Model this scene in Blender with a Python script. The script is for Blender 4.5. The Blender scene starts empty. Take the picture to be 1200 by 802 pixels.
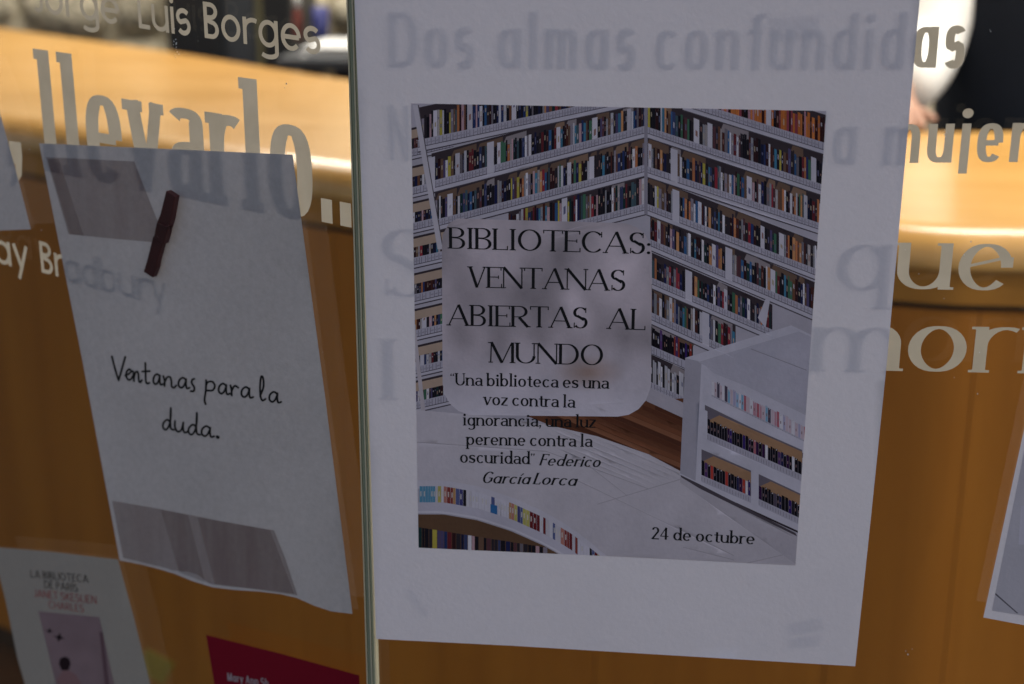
import bpy, bmesh, math, random
import numpy as np
from mathutils import Vector, Matrix, noise
from mathutils.geometry import delaunay_2d_cdt
S = bpy.context.scene
COL = S.collection
PI = math.pi
random.seed(7)

# ------------------------------------------------------------------ camera
F = 1726.0                       # focal length in pixels of the 1200 px wide photograph
H = 1.48
K = .727                         # scale of the interior distances
D1 = 0.86                        # outer face of the right glass pane
ax = Vector((17970, -610, -1726)).normalized()      # pane direction (world X) seen from the camera (right, up, forward)
az = Vector((19, 5445, -1726)); az = (az - ax * az.dot(ax)).normalized()
ay = Vector((-(az.cross(ax)).x, -(az.cross(ax)).y, -(az.cross(ax)).z))
if ay.z < 0: ay = -ay
def cam2w(v): return Vector((v.dot(ax), v.dot(ay), v.dot(az)))
CR, CU, CF = cam2w(Vector((1, 0, 0))), cam2w(Vector((0, 1, 0))), cam2w(Vector((0, 0, 1)))
CAM = Vector((0, 0, H))
cd = bpy.data.cameras.new('camera'); cam = bpy.data.objects.new('camera', cd); COL.objects.link(cam)
cam.matrix_world = Matrix(((CR.x, CU.x, -CF.x, CAM.x), (CR.y, CU.y, -CF.y, CAM.y), (CR.z, CU.z, -CF.z, CAM.z), (0, 0, 0, 1)))
cd.sensor_width = 36; cd.lens = F / 1200 * 36; cd.clip_start = 0.02; cd.clip_end = 400
cd.dof.use_dof = True; cd.dof.focus_distance = 0.9; cd.dof.aperture_fstop = 5.6
S.camera = cam
def ray(px, py): return (CF * F + CR * (px - 600) - CU * (py - 401)).normalized()

# ------------------------------------------------------------------ world, sun, exposure
SUN_EL, SUN_ROT = math.radians(48), math.radians(135)     # sun to the right behind the camera, veiled
W = bpy.data.worlds.new('World'); S.world = W; W.use_nodes = True
nt = W.node_tree; bg = nt.nodes['Background']
sky = nt.nodes.new('ShaderNodeTexSky'); sky.sky_type = 'NISHITA'; sky.sun_disc = False
sky.sun_elevation = SUN_EL; sky.sun_rotation = SUN_ROT; sky.dust_density = 1.0; sky.air_density = 1.2; sky.ozone_density = 1.6
nt.links.new(sky.outputs[0], bg.inputs[0]); bg.inputs[1].default_value = 0.12
sl = bpy.data.lights.new('sun', 'SUN'); sl.energy = 0.5; sl.angle = math.radians(20); sl.color = (1, .97, .93)
so = bpy.data.objects.new('sun', sl); COL.objects.link(so)
sd = Vector((math.sin(SUN_ROT) * math.cos(SUN_EL), math.cos(SUN_ROT) * math.cos(SUN_EL), math.sin(SUN_EL)))
so.rotation_euler = sd.to_track_quat('Z', 'Y').to_euler(); so.location = (3, -4, 6)
S.view_settings.view_transform = 'Standard'; S.view_settings.look = 'None'
S.view_settings.exposure = -0.78; S.view_settings.gamma = 1.0
S.cycles.use_denoising = True
try: S.cycles.denoiser = 'OPENIMAGEDENOISE'
except Exception: pass
S.cycles.max_bounces = 10; S.cycles.transparent_max_bounces = 24; S.cycles.transmission_bounces = 8
S.cycles.sample_clamp_indirect = 4.0

# ------------------------------------------------------------------ materials
def nodes(name):
    m = bpy.data.materials.new(name); m.use_nodes = True
    t = m.node_tree
    return m, t, t.nodes['Principled BSDF'], t.nodes['Material Output']
def N(t, kind, **kw):
    n = t.nodes.new(kind)
    for k, v in kw.items():
        if k.startswith('i_'):
            key = k[2:]
            n.inputs[int(key) if key.isdigit() else key].default_value = v
        else: setattr(n, k, v)
    return n
def texco(t, scale=(1, 1, 1), kind='Object', rot=(0, 0, 0)):
    c = N(t, 'ShaderNodeTexCoord'); m = N(t, 'ShaderNodeMapping')
    m.inputs['Scale'].default_value = scale; m.inputs['Rotation'].default_value = rot
    t.links.new(c.outputs[kind], m.inputs[0]); return m.outputs[0]
def ramp(t, src, stops):
    r = N(t, 'ShaderNodeValToRGB'); e = r.color_ramp.elements
    while len(e) < len(stops): e.new(0.5)
    for k, (p, c) in enumerate(stops): e[k].position = p; e[k].color = (*c, 1)
    t.links.new(src, r.inputs[0]); return r.outputs[0]
def noise_n(t, vec, scale, detail=4, rough=.55, dist=0):
    n = N(t, 'ShaderNodeTexNoise', i_Scale=scale, i_Detail=detail, i_Roughness=rough, i_Distortion=dist)
    t.links.new(vec, n.inputs['Vector']); return n.outputs['Fac']
def bump(t, b, h, strength=.3, dist=.001):
    n = N(t, 'ShaderNodeBump', i_Strength=strength, i_Distance=dist)
    t.links.new(h, n.inputs['Height']); t.links.new(n.outputs[0], b.inputs['Normal'])
def plain(name, col, rough=.6, metal=0, scale=30, var=.12, bmp=.15, spec=.5):
    m, t, b, o = nodes(name)
    v = texco(t); f = noise_n(t, v, scale)
    lo = tuple(c * (1 - var) for c in col); hi = tuple(min(1, c * (1 + var)) for c in col)
    t.links.new(ramp(t, f, [(.3, lo), (.7, hi)]), b.inputs['Base Color'])
    b.inputs['Roughness'].default_value = rough; b.inputs['Metallic'].default_value = metal
    b.inputs['Specular IOR Level'].default_value = spec
    bump(t, b, f, bmp); return m
def wood(name, dark, light, rough=.3, axis='x', coat=.2):
    m, t, b, o = nodes(name)
    sc = {'x': (.6, 9, 9), 'z': (9, 9, .6)}[axis]
    v = texco(t, sc)
    f = noise_n(t, v, 2.2, 6, .6, .6); f2 = noise_n(t, texco(t, tuple(q * 9 for q in sc)), 3.0, 3, .6)
    mx = N(t, 'ShaderNodeMath', operation='MULTIPLY_ADD', i_1=.22); t.links.new(f2, mx.inputs[0]); t.links.new(f, mx.inputs[2])
    mid = tuple((p + q) / 2 for p, q in zip(dark, light))
    t.links.new(ramp(t, mx.outputs[0], [(.38, dark), (.58, mid), (.8, light)]), b.inputs['Base Color'])
    f3 = noise_n(t, texco(t), 5, 3); mr = N(t, 'ShaderNodeMapRange', i_3=rough - .06, i_4=rough + .1); t.links.new(f3, mr.inputs[0])
    t.links.new(mr.outputs[0], b.inputs['Roughness'])
    b.inputs['Coat Weight'].default_value = coat; b.inputs['Coat Roughness'].default_value = .09
    bump(t, b, f2, .08, .0006); return m

PAPER_TR = 0.13
def paper_mat(name, col, tr=PAPER_TR, attr=False, mottle=.05, gloss=.12):
    """thin sheet: diffuse in front, lets light through from behind"""
    m, t, b, o = nodes(name)
    v = texco(t)
    f = noise_n(t, v, 210, 5, .7); f2 = noise_n(t, v, 9, 3, .5)
    ad = N(t, 'ShaderNodeMath', operation='ADD'); t.links.new(f, ad.inputs[0]); t.links.new(f2, ad.inputs[1])
    mr = N(t, 'ShaderNodeMapRange', i_1=.6, i_2=1.4, i_3=1 - mottle, i_4=1 + mottle * .4); t.links.new(ad.outputs[0], mr.inputs[0])
    mul = N(t, 'ShaderNodeMix', data_type='RGBA', blend_type='MULTIPLY'); mul.inputs[0].default_value = 1
    if attr:
        a = N(t, 'ShaderNodeVertexColor', layer_name='ink'); t.links.new(a.outputs[0], mul.inputs[6])
    else: mul.inputs[6].default_value = (*col, 1)
    t.links.new(mr.outputs[0], mul.inputs[7])
    t.links.new(mul.outputs[2], b.inputs['Base Color'])
    b.inputs['Roughness'].default_value = .62; b.inputs['Specular IOR Level'].default_value = gloss
    tl = N(t, 'ShaderNodeBsdfTranslucent'); t.links.new(mul.outputs[2], tl.inputs[0])
    ms = N(t, 'ShaderNodeMixShader'); ms.inputs[0].default_value = tr
    t.links.new(b.outputs[0], ms.inputs[1]); t.links.new(tl.outputs[0], ms.inputs[2]); t.links.new(ms.outputs[0], o.inputs[0])
    fb = noise_n(t, v, 400, 2); fw = noise_n(t, v, 14, 3, .5, .4)
    m2 = N(t, 'ShaderNodeMath', operation='MULTIPLY_ADD', i_1=6.0); t.links.new(fw, m2.inputs[0]); t.links.new(fb, m2.inputs[2])
    bump(t, b, m2.outputs[0], .35, .0005)
    return m
def glass_mat(name, tint, boost=0.0):
    m, t, b, o = nodes(name); t.nodes.remove(b)
    fr = N(t, 'ShaderNodeFresnel', i_IOR=1.5)
    ge = N(t, 'ShaderNodeNewGeometry'); ir = N(t, 'ShaderNodeMapRange', i_3=1.5, i_4=1 / 1.5)   # same reflectance on both faces (rays are not bent in thin sheet)
    t.links.new(ge.outputs['Backfacing'], ir.inputs[0]); t.links.new(ir.outputs[0], fr.inputs[0])
    ad = N(t, 'ShaderNodeMath', operation='ADD', i_1=boost); t.links.new(fr.outputs[0], ad.inputs[0])
    tr = N(t, 'ShaderNodeBsdfTransparent'); tr.inputs[0].default_value = (*tint, 1)
    gl = N(t, 'ShaderNodeBsdfGlossy', i_Roughness=0.0)
    ms = N(t, 'ShaderNodeMixShader'); t.links.new(ad.outputs[0], ms.inputs[0]); t.links.new(tr.outputs[0], ms.inputs[1]); t.links.new(gl.outputs[0], ms.inputs[2])
    t.links.new(ms.outputs[0], o.inputs[0]); return m
def film(name, col, alpha, rough=.3):
    m, t, b, o = nodes(name)
    f = noise_n(t, texco(t, (60, 60, 6)), 1.5, 3)
    t.links.new(ramp(t, f, [(.3, tuple(c * .85 for c in col)), (.7, col)]), b.inputs['Base Color'])
    b.inputs['Roughness'].default_value = rough
    mr = N(t, 'ShaderNodeMapRange', i_3=alpha - .09, i_4=min(1, alpha + .09)); t.links.new(f, mr.inputs[0]); t.links.new(mr.outputs[0], b.inputs['Alpha'])
    return m

M = {}
M['glass'] = glass_mat('clear_glass', (.985, .99, .985), .0)
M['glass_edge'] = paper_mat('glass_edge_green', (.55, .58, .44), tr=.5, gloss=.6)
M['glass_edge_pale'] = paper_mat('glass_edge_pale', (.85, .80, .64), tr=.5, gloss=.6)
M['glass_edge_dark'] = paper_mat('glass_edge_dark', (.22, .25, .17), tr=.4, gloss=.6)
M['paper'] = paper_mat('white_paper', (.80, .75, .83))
M['paper_note'] = paper_mat('thin_note_paper', (.53, .50, .53), mottle=.2)  # shade on the left pane is put into this darker sheet colour
M['paper_cover'] = paper_mat('cover_paper', (.34, .315, .30), mottle=.08)  # darker still: shade towards the lower left painted into the sheet colour
M['ink_paper'] = paper_mat('printed_paper', (1, 1, 1), tr=.10, attr=True, mottle=.04)
M['ink_opaque'] = paper_mat('printed_card', (1, 1, 1), tr=.06, attr=True, mottle=.05)
M['red_card'] = paper_mat('dark_red_card', (.22, .007, .022), tr=.06)
M['ink'] = plain('black_ink', (.012, .011, .013), .7, bmp=.02, spec=.2)
M['marker'] = plain('black_marker_ink', (.012, .012, .014), .6, bmp=.02, spec=.2)
M['ink_red'] = plain('red_ink', (.36, .05, .06), .7, bmp=.02, spec=.2)
M['ink_white'] = plain('white_ink', (.45, .36, .38), .7, bmp=.02, spec=.2)
def vinyl_mat():
    m, t, b, o = nodes('sand_vinyl')
    f = noise_n(t, texco(t), 40, 3)
    c = ramp(t, f, [(.3, (.47, .43, .36)), (.7, (.54, .50, .43))])
    t.links.new(c, b.inputs['Base Color']); b.inputs['Roughness'].default_value = .6; b.inputs['Specular IOR Level'].default_value = .2
    tl = N(t, 'ShaderNodeBsdfTranslucent'); t.links.new(c, tl.inputs[0])
    ms = N(t, 'ShaderNodeMixShader'); ms.inputs[0].default_value = .5
    t.links.new(b.outputs[0], ms.inputs[1]); t.links.new(tl.outputs[0], ms.inputs[2]); t.links.new(ms.outputs[0], o.inputs[0]); return m
M['vinyl'] = vinyl_mat()
M['tape'] = film('brown_packing_tape', (.17, .075, .08), .36)
M['tape_thin'] = film('thin_tape_fold', (.15, .06, .065), .22)
M['peg'] = plain('dark_red_wood', (.062, .012, .012), .55, scale=90)
M['steel'] = plain('spring_steel', (.3, .3, .3), .35, metal=1)
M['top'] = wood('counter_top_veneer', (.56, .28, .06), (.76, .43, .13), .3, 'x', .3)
M['nosing'] = wood('counter_nosing_veneer', (.56, .28, .06), (.76, .43, .13), .34, 'x', .7)
M['nosing'].node_tree.nodes['Principled BSDF'].inputs['Coat Roughness'].default_value = .15
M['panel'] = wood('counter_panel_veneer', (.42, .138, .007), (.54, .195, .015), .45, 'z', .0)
M['edge'] = wood('counter_edge_veneer', (.40, .16, .018), (.56, .25, .04), .3, 'x', .25)
M['seam'] = plain('dark_joint', (.05, .025, .008), .7)
M['stone'] = plain('rubble_stone', (.55, .49, .37), .85, scale=9, var=.75, bmp=.8)
M['mortar'] = plain('lime_mortar', (.50, .44, .32), .95, scale=14, var=.35, bmp=.6)
M['black'] = plain('black_plastic', (.007, .007, .008), .5, bmp=.03)
M['grey'] = plain('slate_grey_plastic', (.035, .038, .045), .5, bmp=.05)
M['bluep'] = plain('blue_plastic', (.03, .035, .17), .4)
M['redp'] = plain('red_plastic', (.25, .05, .035), .4)
M['whitep'] = plain('white_card', (.8, .8, .8), .5, var=.03)
M['floor'] = plain('dark_brown_floor', (.10, .05, .022), .4, scale=6)
M['pave'] = plain('pavement_stone', (.06, .058, .055), .85, scale=12)
M['ceil'] = plain('ceiling_plaster', (.7, .68, .62), .9, var=.04)
M['skin'] = plain('skin', (.48, .27, .19), .5, scale=20, var=.08)
M['shirt'] = plain('white_shirt_cotton', (.78, .77, .75), .85, scale=25, var=.05)
M['navy'] = plain('navy_wool', (.006, .008, .014), .9, scale=80, spec=.15)
M['hair'] = plain('dark_hair', (.03, .02, .015), .6, scale=80)
M['yellow'] = plain('yellow_paper', (.24, .17, .01), .7)
M['lampm'], _t, _b, _o = nodes('lamp_diffuser')
_b.inputs['Base Color'].default_value = (.8, .8, .8, 1); _b.inputs['Emission Color'].default_value = (1, .93, .8, 1); _b.inputs['Emission Strength'].default_value = 2.0

# ------------------------------------------------------------------ object helpers
def adopt(o, parent):
    """parent o while its mesh keeps its world coordinates"""
    if parent:
        o.parent = parent; t = parent.location.copy()
        if parent.parent: t += parent.parent.location
        o.location = -t
    return o
def link_mesh(name, verts, faces, mat, parent=None, smooth=False):
    me = bpy.data.meshes.new(name)
    me.from_pydata([Vector(v) for v in verts], [], faces); me.update()
    if mat: me.materials.append(mat)
    if smooth: me.polygons.foreach_set('use_smooth', [True] * len(me.polygons))
    o = bpy.data.objects.new(name, me); COL.objects.link(o)
    return adopt(o, parent)
def bm_obj(name, bm, mat, parent=None, smooth=False):
    me = bpy.data.meshes.new(name); bm.to_mesh(me); bm.free()
    if mat: me.materials.append(mat)
    if smooth: me.polygons.foreach_set('use_smooth', [True] * len(me.polygons))
    o = bpy.data.objects.new(name, me); COL.objects.link(o)
    return adopt(o, parent)
def tag(o, label=None, cat=None, group=None, kind=None):
    if label: o['label'] = label
    if cat: o['category'] = cat
    if group: o['group'] = group
    if kind: o['kind'] = kind
    return o
def empty(name, loc):
    o = bpy.data.objects.new(name, None); o.empty_display_size = .05; COL.objects.link(o); o.location = loc; return o
def box_bm(bm, x0, x1, y0, y1, z0, z1, bev=0, mtx=None):
    vs = [bm.verts.new((x, y, z)) for x in (x0, x1) for y in (y0, y1) for z in (z0, z1)]
    fs = []
    for q in ((0, 1, 3, 2), (4, 6, 7, 5), (0, 4, 5, 1), (2, 3, 7, 6), (0, 2, 6, 4), (1, 5, 7, 3)):
        fs.append(bm.faces.new([vs[k] for k in q]))
    if bev:
        es = list({e for f in fs for e in f.edges})
        r = bmesh.ops.bevel(bm, geom=es, offset=bev, segments=2, affect='EDGES', profile=.5)
        vs = list({v for v in r['verts']} | {v for v in vs if v.is_valid})
    if mtx: bmesh.ops.transform(bm, matrix=mtx, verts=[v for v in vs if v.is_valid])
    return vs
def box(name, x0, x1, y0, y1, z0, z1, mat, parent=None, bev=0, mtx=None):
    bm = bmesh.new(); box_bm(bm, x0, x1, y0, y1, z0, z1, bev, mtx); bmesh.ops.recalc_face_normals(bm, faces=bm.faces)
    return bm_obj(name, bm, mat, parent)

# ------------------------------------------------------------------ panes: planes in the world
class Plane:
    """vertical plane: u runs right along it, v is up, n points to the camera side"""
    def __init__(s, origin, yaw):
        s.o = Vector(origin); s.u = Vector((math.cos(yaw), -math.sin(yaw), 0)); s.v = Vector((0, 0, 1)); s.n = Vector((-math.sin(yaw), -math.cos(yaw), 0))
    def px(s, x, y, off=0.0):
        d = ray(x, y); k = (s.o + s.n * off - CAM).dot(s.n) / d.dot(s.n); p = CAM + d * k - s.o
        return (p.dot(s.u), p.dot(s.v))
    def P(s, u, v, off=0.0): return s.o + s.u * u + s.v * v + s.n * off
P1 = Plane((0, D1, 0), 0.0)
_e = P1.px(413, 400)
YAW2 = math.radians(25)
P2 = Plane((_e[0] + .006, D1 + .016, 0), YAW2)
GT = .010

# ------------------------------------------------------------------ lettering engine
class St:
    def __init__(s, **k):
        s.xh = .7; s.cap = 1.0; s.asc = 1.0; s.desc = .3; s.wv = .12; s.wh = .12; s.serif = 0; s.n = 2.0; s.w = .62; s.sp = .14
        s.a1 = False; s.slant = 0; s.space = .4; s.g1 = True; s.slab = False; s.ew = 0.0
        for q, v in k.items(): setattr(s, q, v)
def el(cx, cy, rx, ry, a0, a1, n=2.0, seg=None):
    k = seg or max(5, int(abs(a1 - a0) / 12)); out = []
    for i in range(k + 1):
        a = math.radians(a0 + (a1 - a0) * i / k); c, s_ = math.cos(a), math.sin(a)
        out.append((cx + rx * math.copysign(abs(c) ** (2 / n), c), cy + ry * math.copysign(abs(s_) ** (2 / n), s_)))
    return out
def glyph(ch, s):
    a = s.wv / 2; b = s.wh / 2; x = s.xh; C = s.cap; A = s.asc; Dd = s.desc; w = s.w; n = s.n; T = []
    thin = s.wh * 1.0; thick = s.wv
    sl = s.serif
    def L(*p, k=None): T.append((list(p), k))
    def serif(X, y, up, l=1, r=1):
        if sl <= 0: return
        h = s.slabh if s.slab else max(s.wh * .9, .02)
        yy = y + (h / 2 if up else -h / 2)
        L((X - (a + sl) * l - (0 if l else a), yy), (X + (a + sl) * r + (0 if r else a), yy), k=h)
        if not s.slab and s.wv > .06:
            g = sl * .9
            for sg, on in ((-1, l), (1, r)):
                if on: T.append(('poly', [(X + sg * a * .9, yy), (X + sg * (a + g), yy), (X + sg * a * .9, yy + (g * .9 if up else -g * .9))]))
    def stem(X, y0, y1, bot=(1, 1), top=(1, 0), k=None):
        L((X, y0), (X, y1), k=k or thick)
        if bot: serif(X, y0, True, *bot)
        if top: serif(X, y1, False, *top)
    W_ = w
    if ch == 'o': L(*el(w / 2, x / 2, w / 2 - a, x / 2 - b, 90, 450, n))
    elif ch in 'bp':
        X = a
        L(*el(w / 2, x / 2, w / 2 - a, x / 2 - b, 90, 450, n))
        stem(X, 0 if ch == 'b' else -Dd, A if ch == 'b' else x, bot=None if ch == 'b' else (1, 1))
    elif ch in 'dq':
        L(*el(w / 2, x / 2, w / 2 - a, x / 2 - b, 90, 450, n))
        stem(w - a, 0 if ch == 'd' else -Dd, A if ch == 'd' else x, bot=(0, 1) if ch == 'd' else (1, 1), top=(1, 0) if ch == 'd' else None)
    elif ch == 'a':
        if s.a1:
            L(*el(w / 2, x / 2, w / 2 - a, x / 2 - b, 90, 450, n)); stem(w - a, 0, x, bot=None, top=None)
        else:
            w *= .92; W_ = w
            r = (w - s.wv) / 2
            L(*([(w - a, 0.12 * x), (w - a, x - b - r * .8)] + el(w / 2, x - b - r * .8, w / 2 - a, r * .8, 0, 155, n)[1:]))
            L(*([(w - a, x * .58)] + el(w * .5, x * .31, w / 2 - a, x * .31 - b, 100, 262, n) + [(w - a, x * .2)]))
            L((w - a, 0.2 * x), (w - a, 0 + b * .1)); L((w - a, b), (w + sl * .8, b), k=s.wh) if sl else None
    elif ch == 'c': W_ = w * .92; L(*el(w / 2, x / 2, w / 2 - a, x / 2 - b, 42, 318, n))
    elif ch == 'e':
        L(*(el(w / 2, x / 2, w / 2 - a, x / 2 - b, 0, 318, n)))
        L((a, x * .5), (w - a, x * .5 + s.ew), k=s.wh)
        if s.ew: L((w - a, x * .5), (w - a, x * .5 + s.ew))
    elif ch == 'g':
        L(*el(w / 2, x / 2, w / 2 - a, x / 2 - b, 90, 450, n))
        L(*([(w - a, x), (w - a, -Dd * .4)] + el(w / 2, -Dd * .4, w / 2 - a, Dd * .6 - b, 0, -150, n)[1:]))
    elif ch in 'nhmr':
        top = A if ch == 'h' else x
        stem(a, 0, top)
        if ch in 'nh':
            L(*(el(w / 2, x * .6, w / 2 - a, x * .4 - b, 180, 0, n) + [(w - a, 0)])); serif(w - a, 0, True)
        elif ch == 'm':
            ww = w * .88
            for q in (0, 1):
                o = q * (ww - s.wv)
                L(*([(px + o, py) for px, py in el(ww / 2, x * .6, ww / 2 - a, x * .4 - b, 180, 0, n)] + [(ww - a + o, 0)])); serif(ww - a + o, 0, True)
            W_ = 2 * ww - s.wv
        else:
            W_ = w * .66
            L(*(el(w * .52, x * .58, w * .52 - a, x * .42 - b, 180, 62, n)))
    elif ch == 'u':
        stem(w - a, 0, x, bot=(0, 1) if sl else None, top=(1, 0) if sl else None)
        L(*([(a, x)] + el(w / 2, x * .4, w / 2 - a, x * .4 - b, 180, 360, n)));
        if sl: serif(a, x, False, 1, 0)
    elif ch in 'iíjl':
        W_ = s.wv + 2 * sl * .8; X = W_ / 2
        if ch == 'l': stem(X, 0, A)
        elif ch == 'j':
            L((X, x), (X, -Dd * .75), k=thick); 
        else: stem(X, 0, x)
        if ch in 'ij':
            r = s.wv * .62; T.append(('poly', el(X, x + max(r * 2.1, .14), r, r, 0, 330)))
        if ch == 'í': L((X - .02, x + .1), (X + .12, x + .3), k=s.wh * 1.3)
    elif ch == 'f':
        W_ = w * .62; X = w * .2 + a
        L(*([(X, 0)] + [(X, A - .2 * x)] + el(X + w * .26, A - .2 * x, w * .26, .2 * x - b, 180, 70, n)))
        L((0, x - b), (W_, x - b), k=s.wh)
    elif ch == 't':
        W_ = w * .62; X = w * .2 + a
        L(*([(X, x * 1.32), (X, x * .22)] + el(X + w * .24, x * .22, w * .24, x * .22 - b, 180, 300, n)))
        L((0, x - b), (W_, x - b), k=s.wh)
    elif ch == 's' or ch == 'S':
        X = x if ch == 's' else C; ww = w * .82 if ch == 's' else w * .95; W_ = ww
        r1 = X * .235; p = el(ww / 2, X - b - r1 + .0, ww / 2 - a, r1, 35, 250, n)
        q = el(ww / 2, b + X * .26, ww / 2 - a, X * .26, 70, -145, n)
        th = s.wv if s.wh > s.wv * .6 else s.wv * .95
        L(*(p[:-1] + q[1:]), k=None if s.wh < s.wv * .6 else th)
        if s.wh < s.wv * .6:
            L((ww * .27, X * .60), (ww * .5, X * .51), (ww * .75, X * .40), k=th)
            L((ww * .86, X - b), (ww * .86, X * .74), k=s.wh); L((ww * .09, b), (ww * .09, X * .27), k=s.wh)
    elif ch == 'v' or ch == 'V':
        X = x if ch == 'v' else C; ww = w * .95 if ch == 'v' else w * 1.12; W_ = ww
        L((a, X), (ww / 2 , 0), k=thick); L((ww / 2, 0), (ww - b, X), k=max(thin, s.wv * s.thinr))
        if sl: serif(a, X, False); serif(ww - b, X, False, .7, .7)
    elif ch == 'y':
        ww = w * .95; W_ = ww; k2 = max(thin, s.wv * s.thinr)
        L((a, x), (ww * .52, 0), k=thick); L((ww * .28, -Dd), (ww - b, x), k=k2)
    elif ch == 'z':
        ww = w * .8; W_ = ww
        L((0, x - b), (ww, x - b), k=s.wh); L((ww - b, x - b), (b, b), k=thick); L((0, b), (ww, b), k=s.wh)
    elif ch in 'BPRDEFLHITKNMUAJCOG' :
        cw = s.cw; ww = cw
        if ch in 'BPR':
            ww = cw * (.78 if ch != 'R' else .86); stem(a, 0, C, top=(1, 0), bot=(1, 0) if ch == 'B' else (1, 1))
            ym = C * .52 if ch == 'B' else C * .46
            r = (C - ym) / 2
            L(*([(a, C - b)] + [(px, py) for px, py in el(ww * .45, ym + r, ww * .5 - a, r - b if ch != 'x' else r, 90, -90, n)] + [(a, ym + b)]))
            if ch == 'B': L(*([(a, ym)] + el(ww * .5, ym / 2, ww * .5 - a, ym / 2 - b, 90, -90, n) + [(a, b)]))
            if ch == 'R': L((ww * .45, ym), (ww - a * .3, 0), k=thick); (serif(ww - a * .3, 0, True, 0, 1) if sl else None)
        elif ch == 'D':
            ww = cw; stem(a, 0, C, top=(1, 0), bot=(1, 0)); L(*([(a, C - b)] + el(ww * .42, C / 2, ww * .58 - a, C / 2 - b, 90, -90, n) + [(a, b)]))
        elif ch in 'EF':
            ww = cw * .72; stem(a, 0, C, top=(1, 0), bot=(1, 0 if ch == 'E' else 1))
            L((a, C - b), (ww, C - b), k=s.wh); L((a, C * .52), (ww * .82, C * .52), k=s.wh)
            if ch == 'E': L((a, b), (ww * 1.04, b), k=s.wh)
            if sl: L((ww - .01, C), (ww - .01, C * .83), k=s.wh); L((ww * .8, C * .6), (ww * .8, C * .44), k=s.wh)
            if sl and ch == 'E': L((ww * 1.02, 0), (ww * 1.02, C * .2), k=s.wh)
        elif ch == 'L':
            ww = cw * .68; stem(a, 0, C, top=(1, 1), bot=(1, 0)); L((a, b), (ww, b), k=s.wh)
            if sl: L((ww - .01, 0), (ww - .01, C * .2), k=s.wh)
        elif ch == 'H': stem(a, 0, C, top=(1, 1)); stem(ww - a, 0, C, top=(1, 1)); L((a, C * .52), (ww - a, C * .52), k=s.wh)
        elif ch == 'I': ww = s.wv + 2 * sl; stem(ww / 2, 0, C, top=(1, 1))
        elif ch == 'T':
            ww = cw * .92; stem(ww / 2, 0, C, top=None); L((0, C - b), (ww, C - b), k=s.wh)
            if sl: L((.01, C), (.01, C * .84), k=s.wh); L((ww - .01, C), (ww - .01, C * .84), k=s.wh)
        elif ch == 'K': ww = cw * .85; stem(a, 0, C, top=(1, 1)); L((a, C * .4), (ww - a, C), k=max(thin, s.wv * s.thinr)); L((ww * .32, C * .58), (ww, 0), k=thick)
        elif ch == 'N':
            k2 = max(thin, s.wv * s.thinr); L((k2 / 2, 0), (k2 / 2, C), k=k2); L((k2 / 2, C), (ww - k2 / 2, 0), k=thick); L((ww - k2 / 2, 0), (ww - k2 / 2, C), k=k2)
            if sl: serif(k2 / 2, 0, True, .7, .7); serif(ww - k2 / 2, C, False, .7, .7); serif(k2 / 2, C, False, 1, 0)
        elif ch == 'M':
            ww = cw * 1.22; k2 = max(thin, s.wv * s.thinr); L((k2 / 2, 0), (k2 / 2 + .03, C), k=k2); L((k2 / 2 + .03, C), (ww / 2, 0), k=thick); L((ww / 2, 0), (ww - a - .03, C), k=k2); stem(ww - a, 0, C, top=None)
            if sl: serif(k2 / 2, 0, True, .7, .7); serif(.03, C, False, 1, 0)
        elif ch == 'U':
            k2 = max(thin, s.wv * s.thinr)
            L(*([(a, C)] + el(ww / 2, C * .36, ww / 2 - a, C * .36 - b, 180, 360, n)), k=None); L((ww - a, C * .3), (ww - a, C), k=k2)
            if sl: serif(a, C, False); serif(ww - a, C, False, .6, .6)
        elif ch == 'A':
            ww = cw * 1.06; k2 = max(thin, s.wv * s.thinr)
            L((b, 0), (ww / 2, C), k=k2); L((ww / 2, C), (ww - a, 0), k=thick); L((ww * .2, C * .33), (ww * .8, C * .33), k=s.wh)
            if sl: serif(b, 0, True, .8, .8); serif(ww - a, 0, True)
        elif ch == 'J': ww = cw * .5; L(*([(ww - a, C)] + el(ww * .4, C * .25, ww * .6 - a, C * .25 - b, 0, -140, n)))
        elif ch == 'O': ww = cw * 1.12; L(*el(ww / 2, C / 2, ww / 2 - a, C / 2 - b, 90, 450, n))
        elif ch in 'CG':
            ww = cw * 1.0; L(*el(ww * .54, C / 2, ww * .54 - a, C / 2 - b, 42, 318, n))
            if sl and ch == 'C': L((ww * .93, C * .97), (ww * .93, C * .72), k=s.wh)
            if ch == 'G': L((ww * .92, C * .16), (ww * .92, C * .46), k=thick); L((ww * .6, C * .46), (ww, C * .46), k=s.wh)
        W_ = ww
    elif ch == 'Í':
        T, W_ = glyph('I', s); T = list(T); T.append(([(W_ / 2, C + .07), (W_ / 2 + .14, C + .26)], s.wh)); return T, W_
    elif ch == '2':
        W_ = w * .9; L(*(el(W_ / 2, C - .28, W_ / 2 - a, .28 - b, 165, -20, n) + [(a, b * 1.6)])); L((0, b), (W_, b), k=s.wh * 1.3)
    elif ch == '4':
        W_ = w; L((w * .68, 0), (w * .68, C), k=thick); L((w * .68, C), (b, C * .3), k=s.wh); L((0, C * .28), (w, C * .28), k=s.wh)
    elif ch == '.':
        q = s.dot; W_ = q
        if s.slab: T.append(('poly', [(0, 0), (q, 0), (q, q * 1.7), (0, q * 1.7)]))
        else: T.append(('poly', el(q / 2, q / 2, q / 2, q / 2, 0, 330)))
    elif ch == ':':
        q = s.dot; W_ = q
        for yy in (q / 2, C * .45): T.append(('poly', el(q / 2, yy, q / 2, q / 2, 0, 330)))
    elif ch == ',':
        q = s.dot; W_ = q
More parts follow.
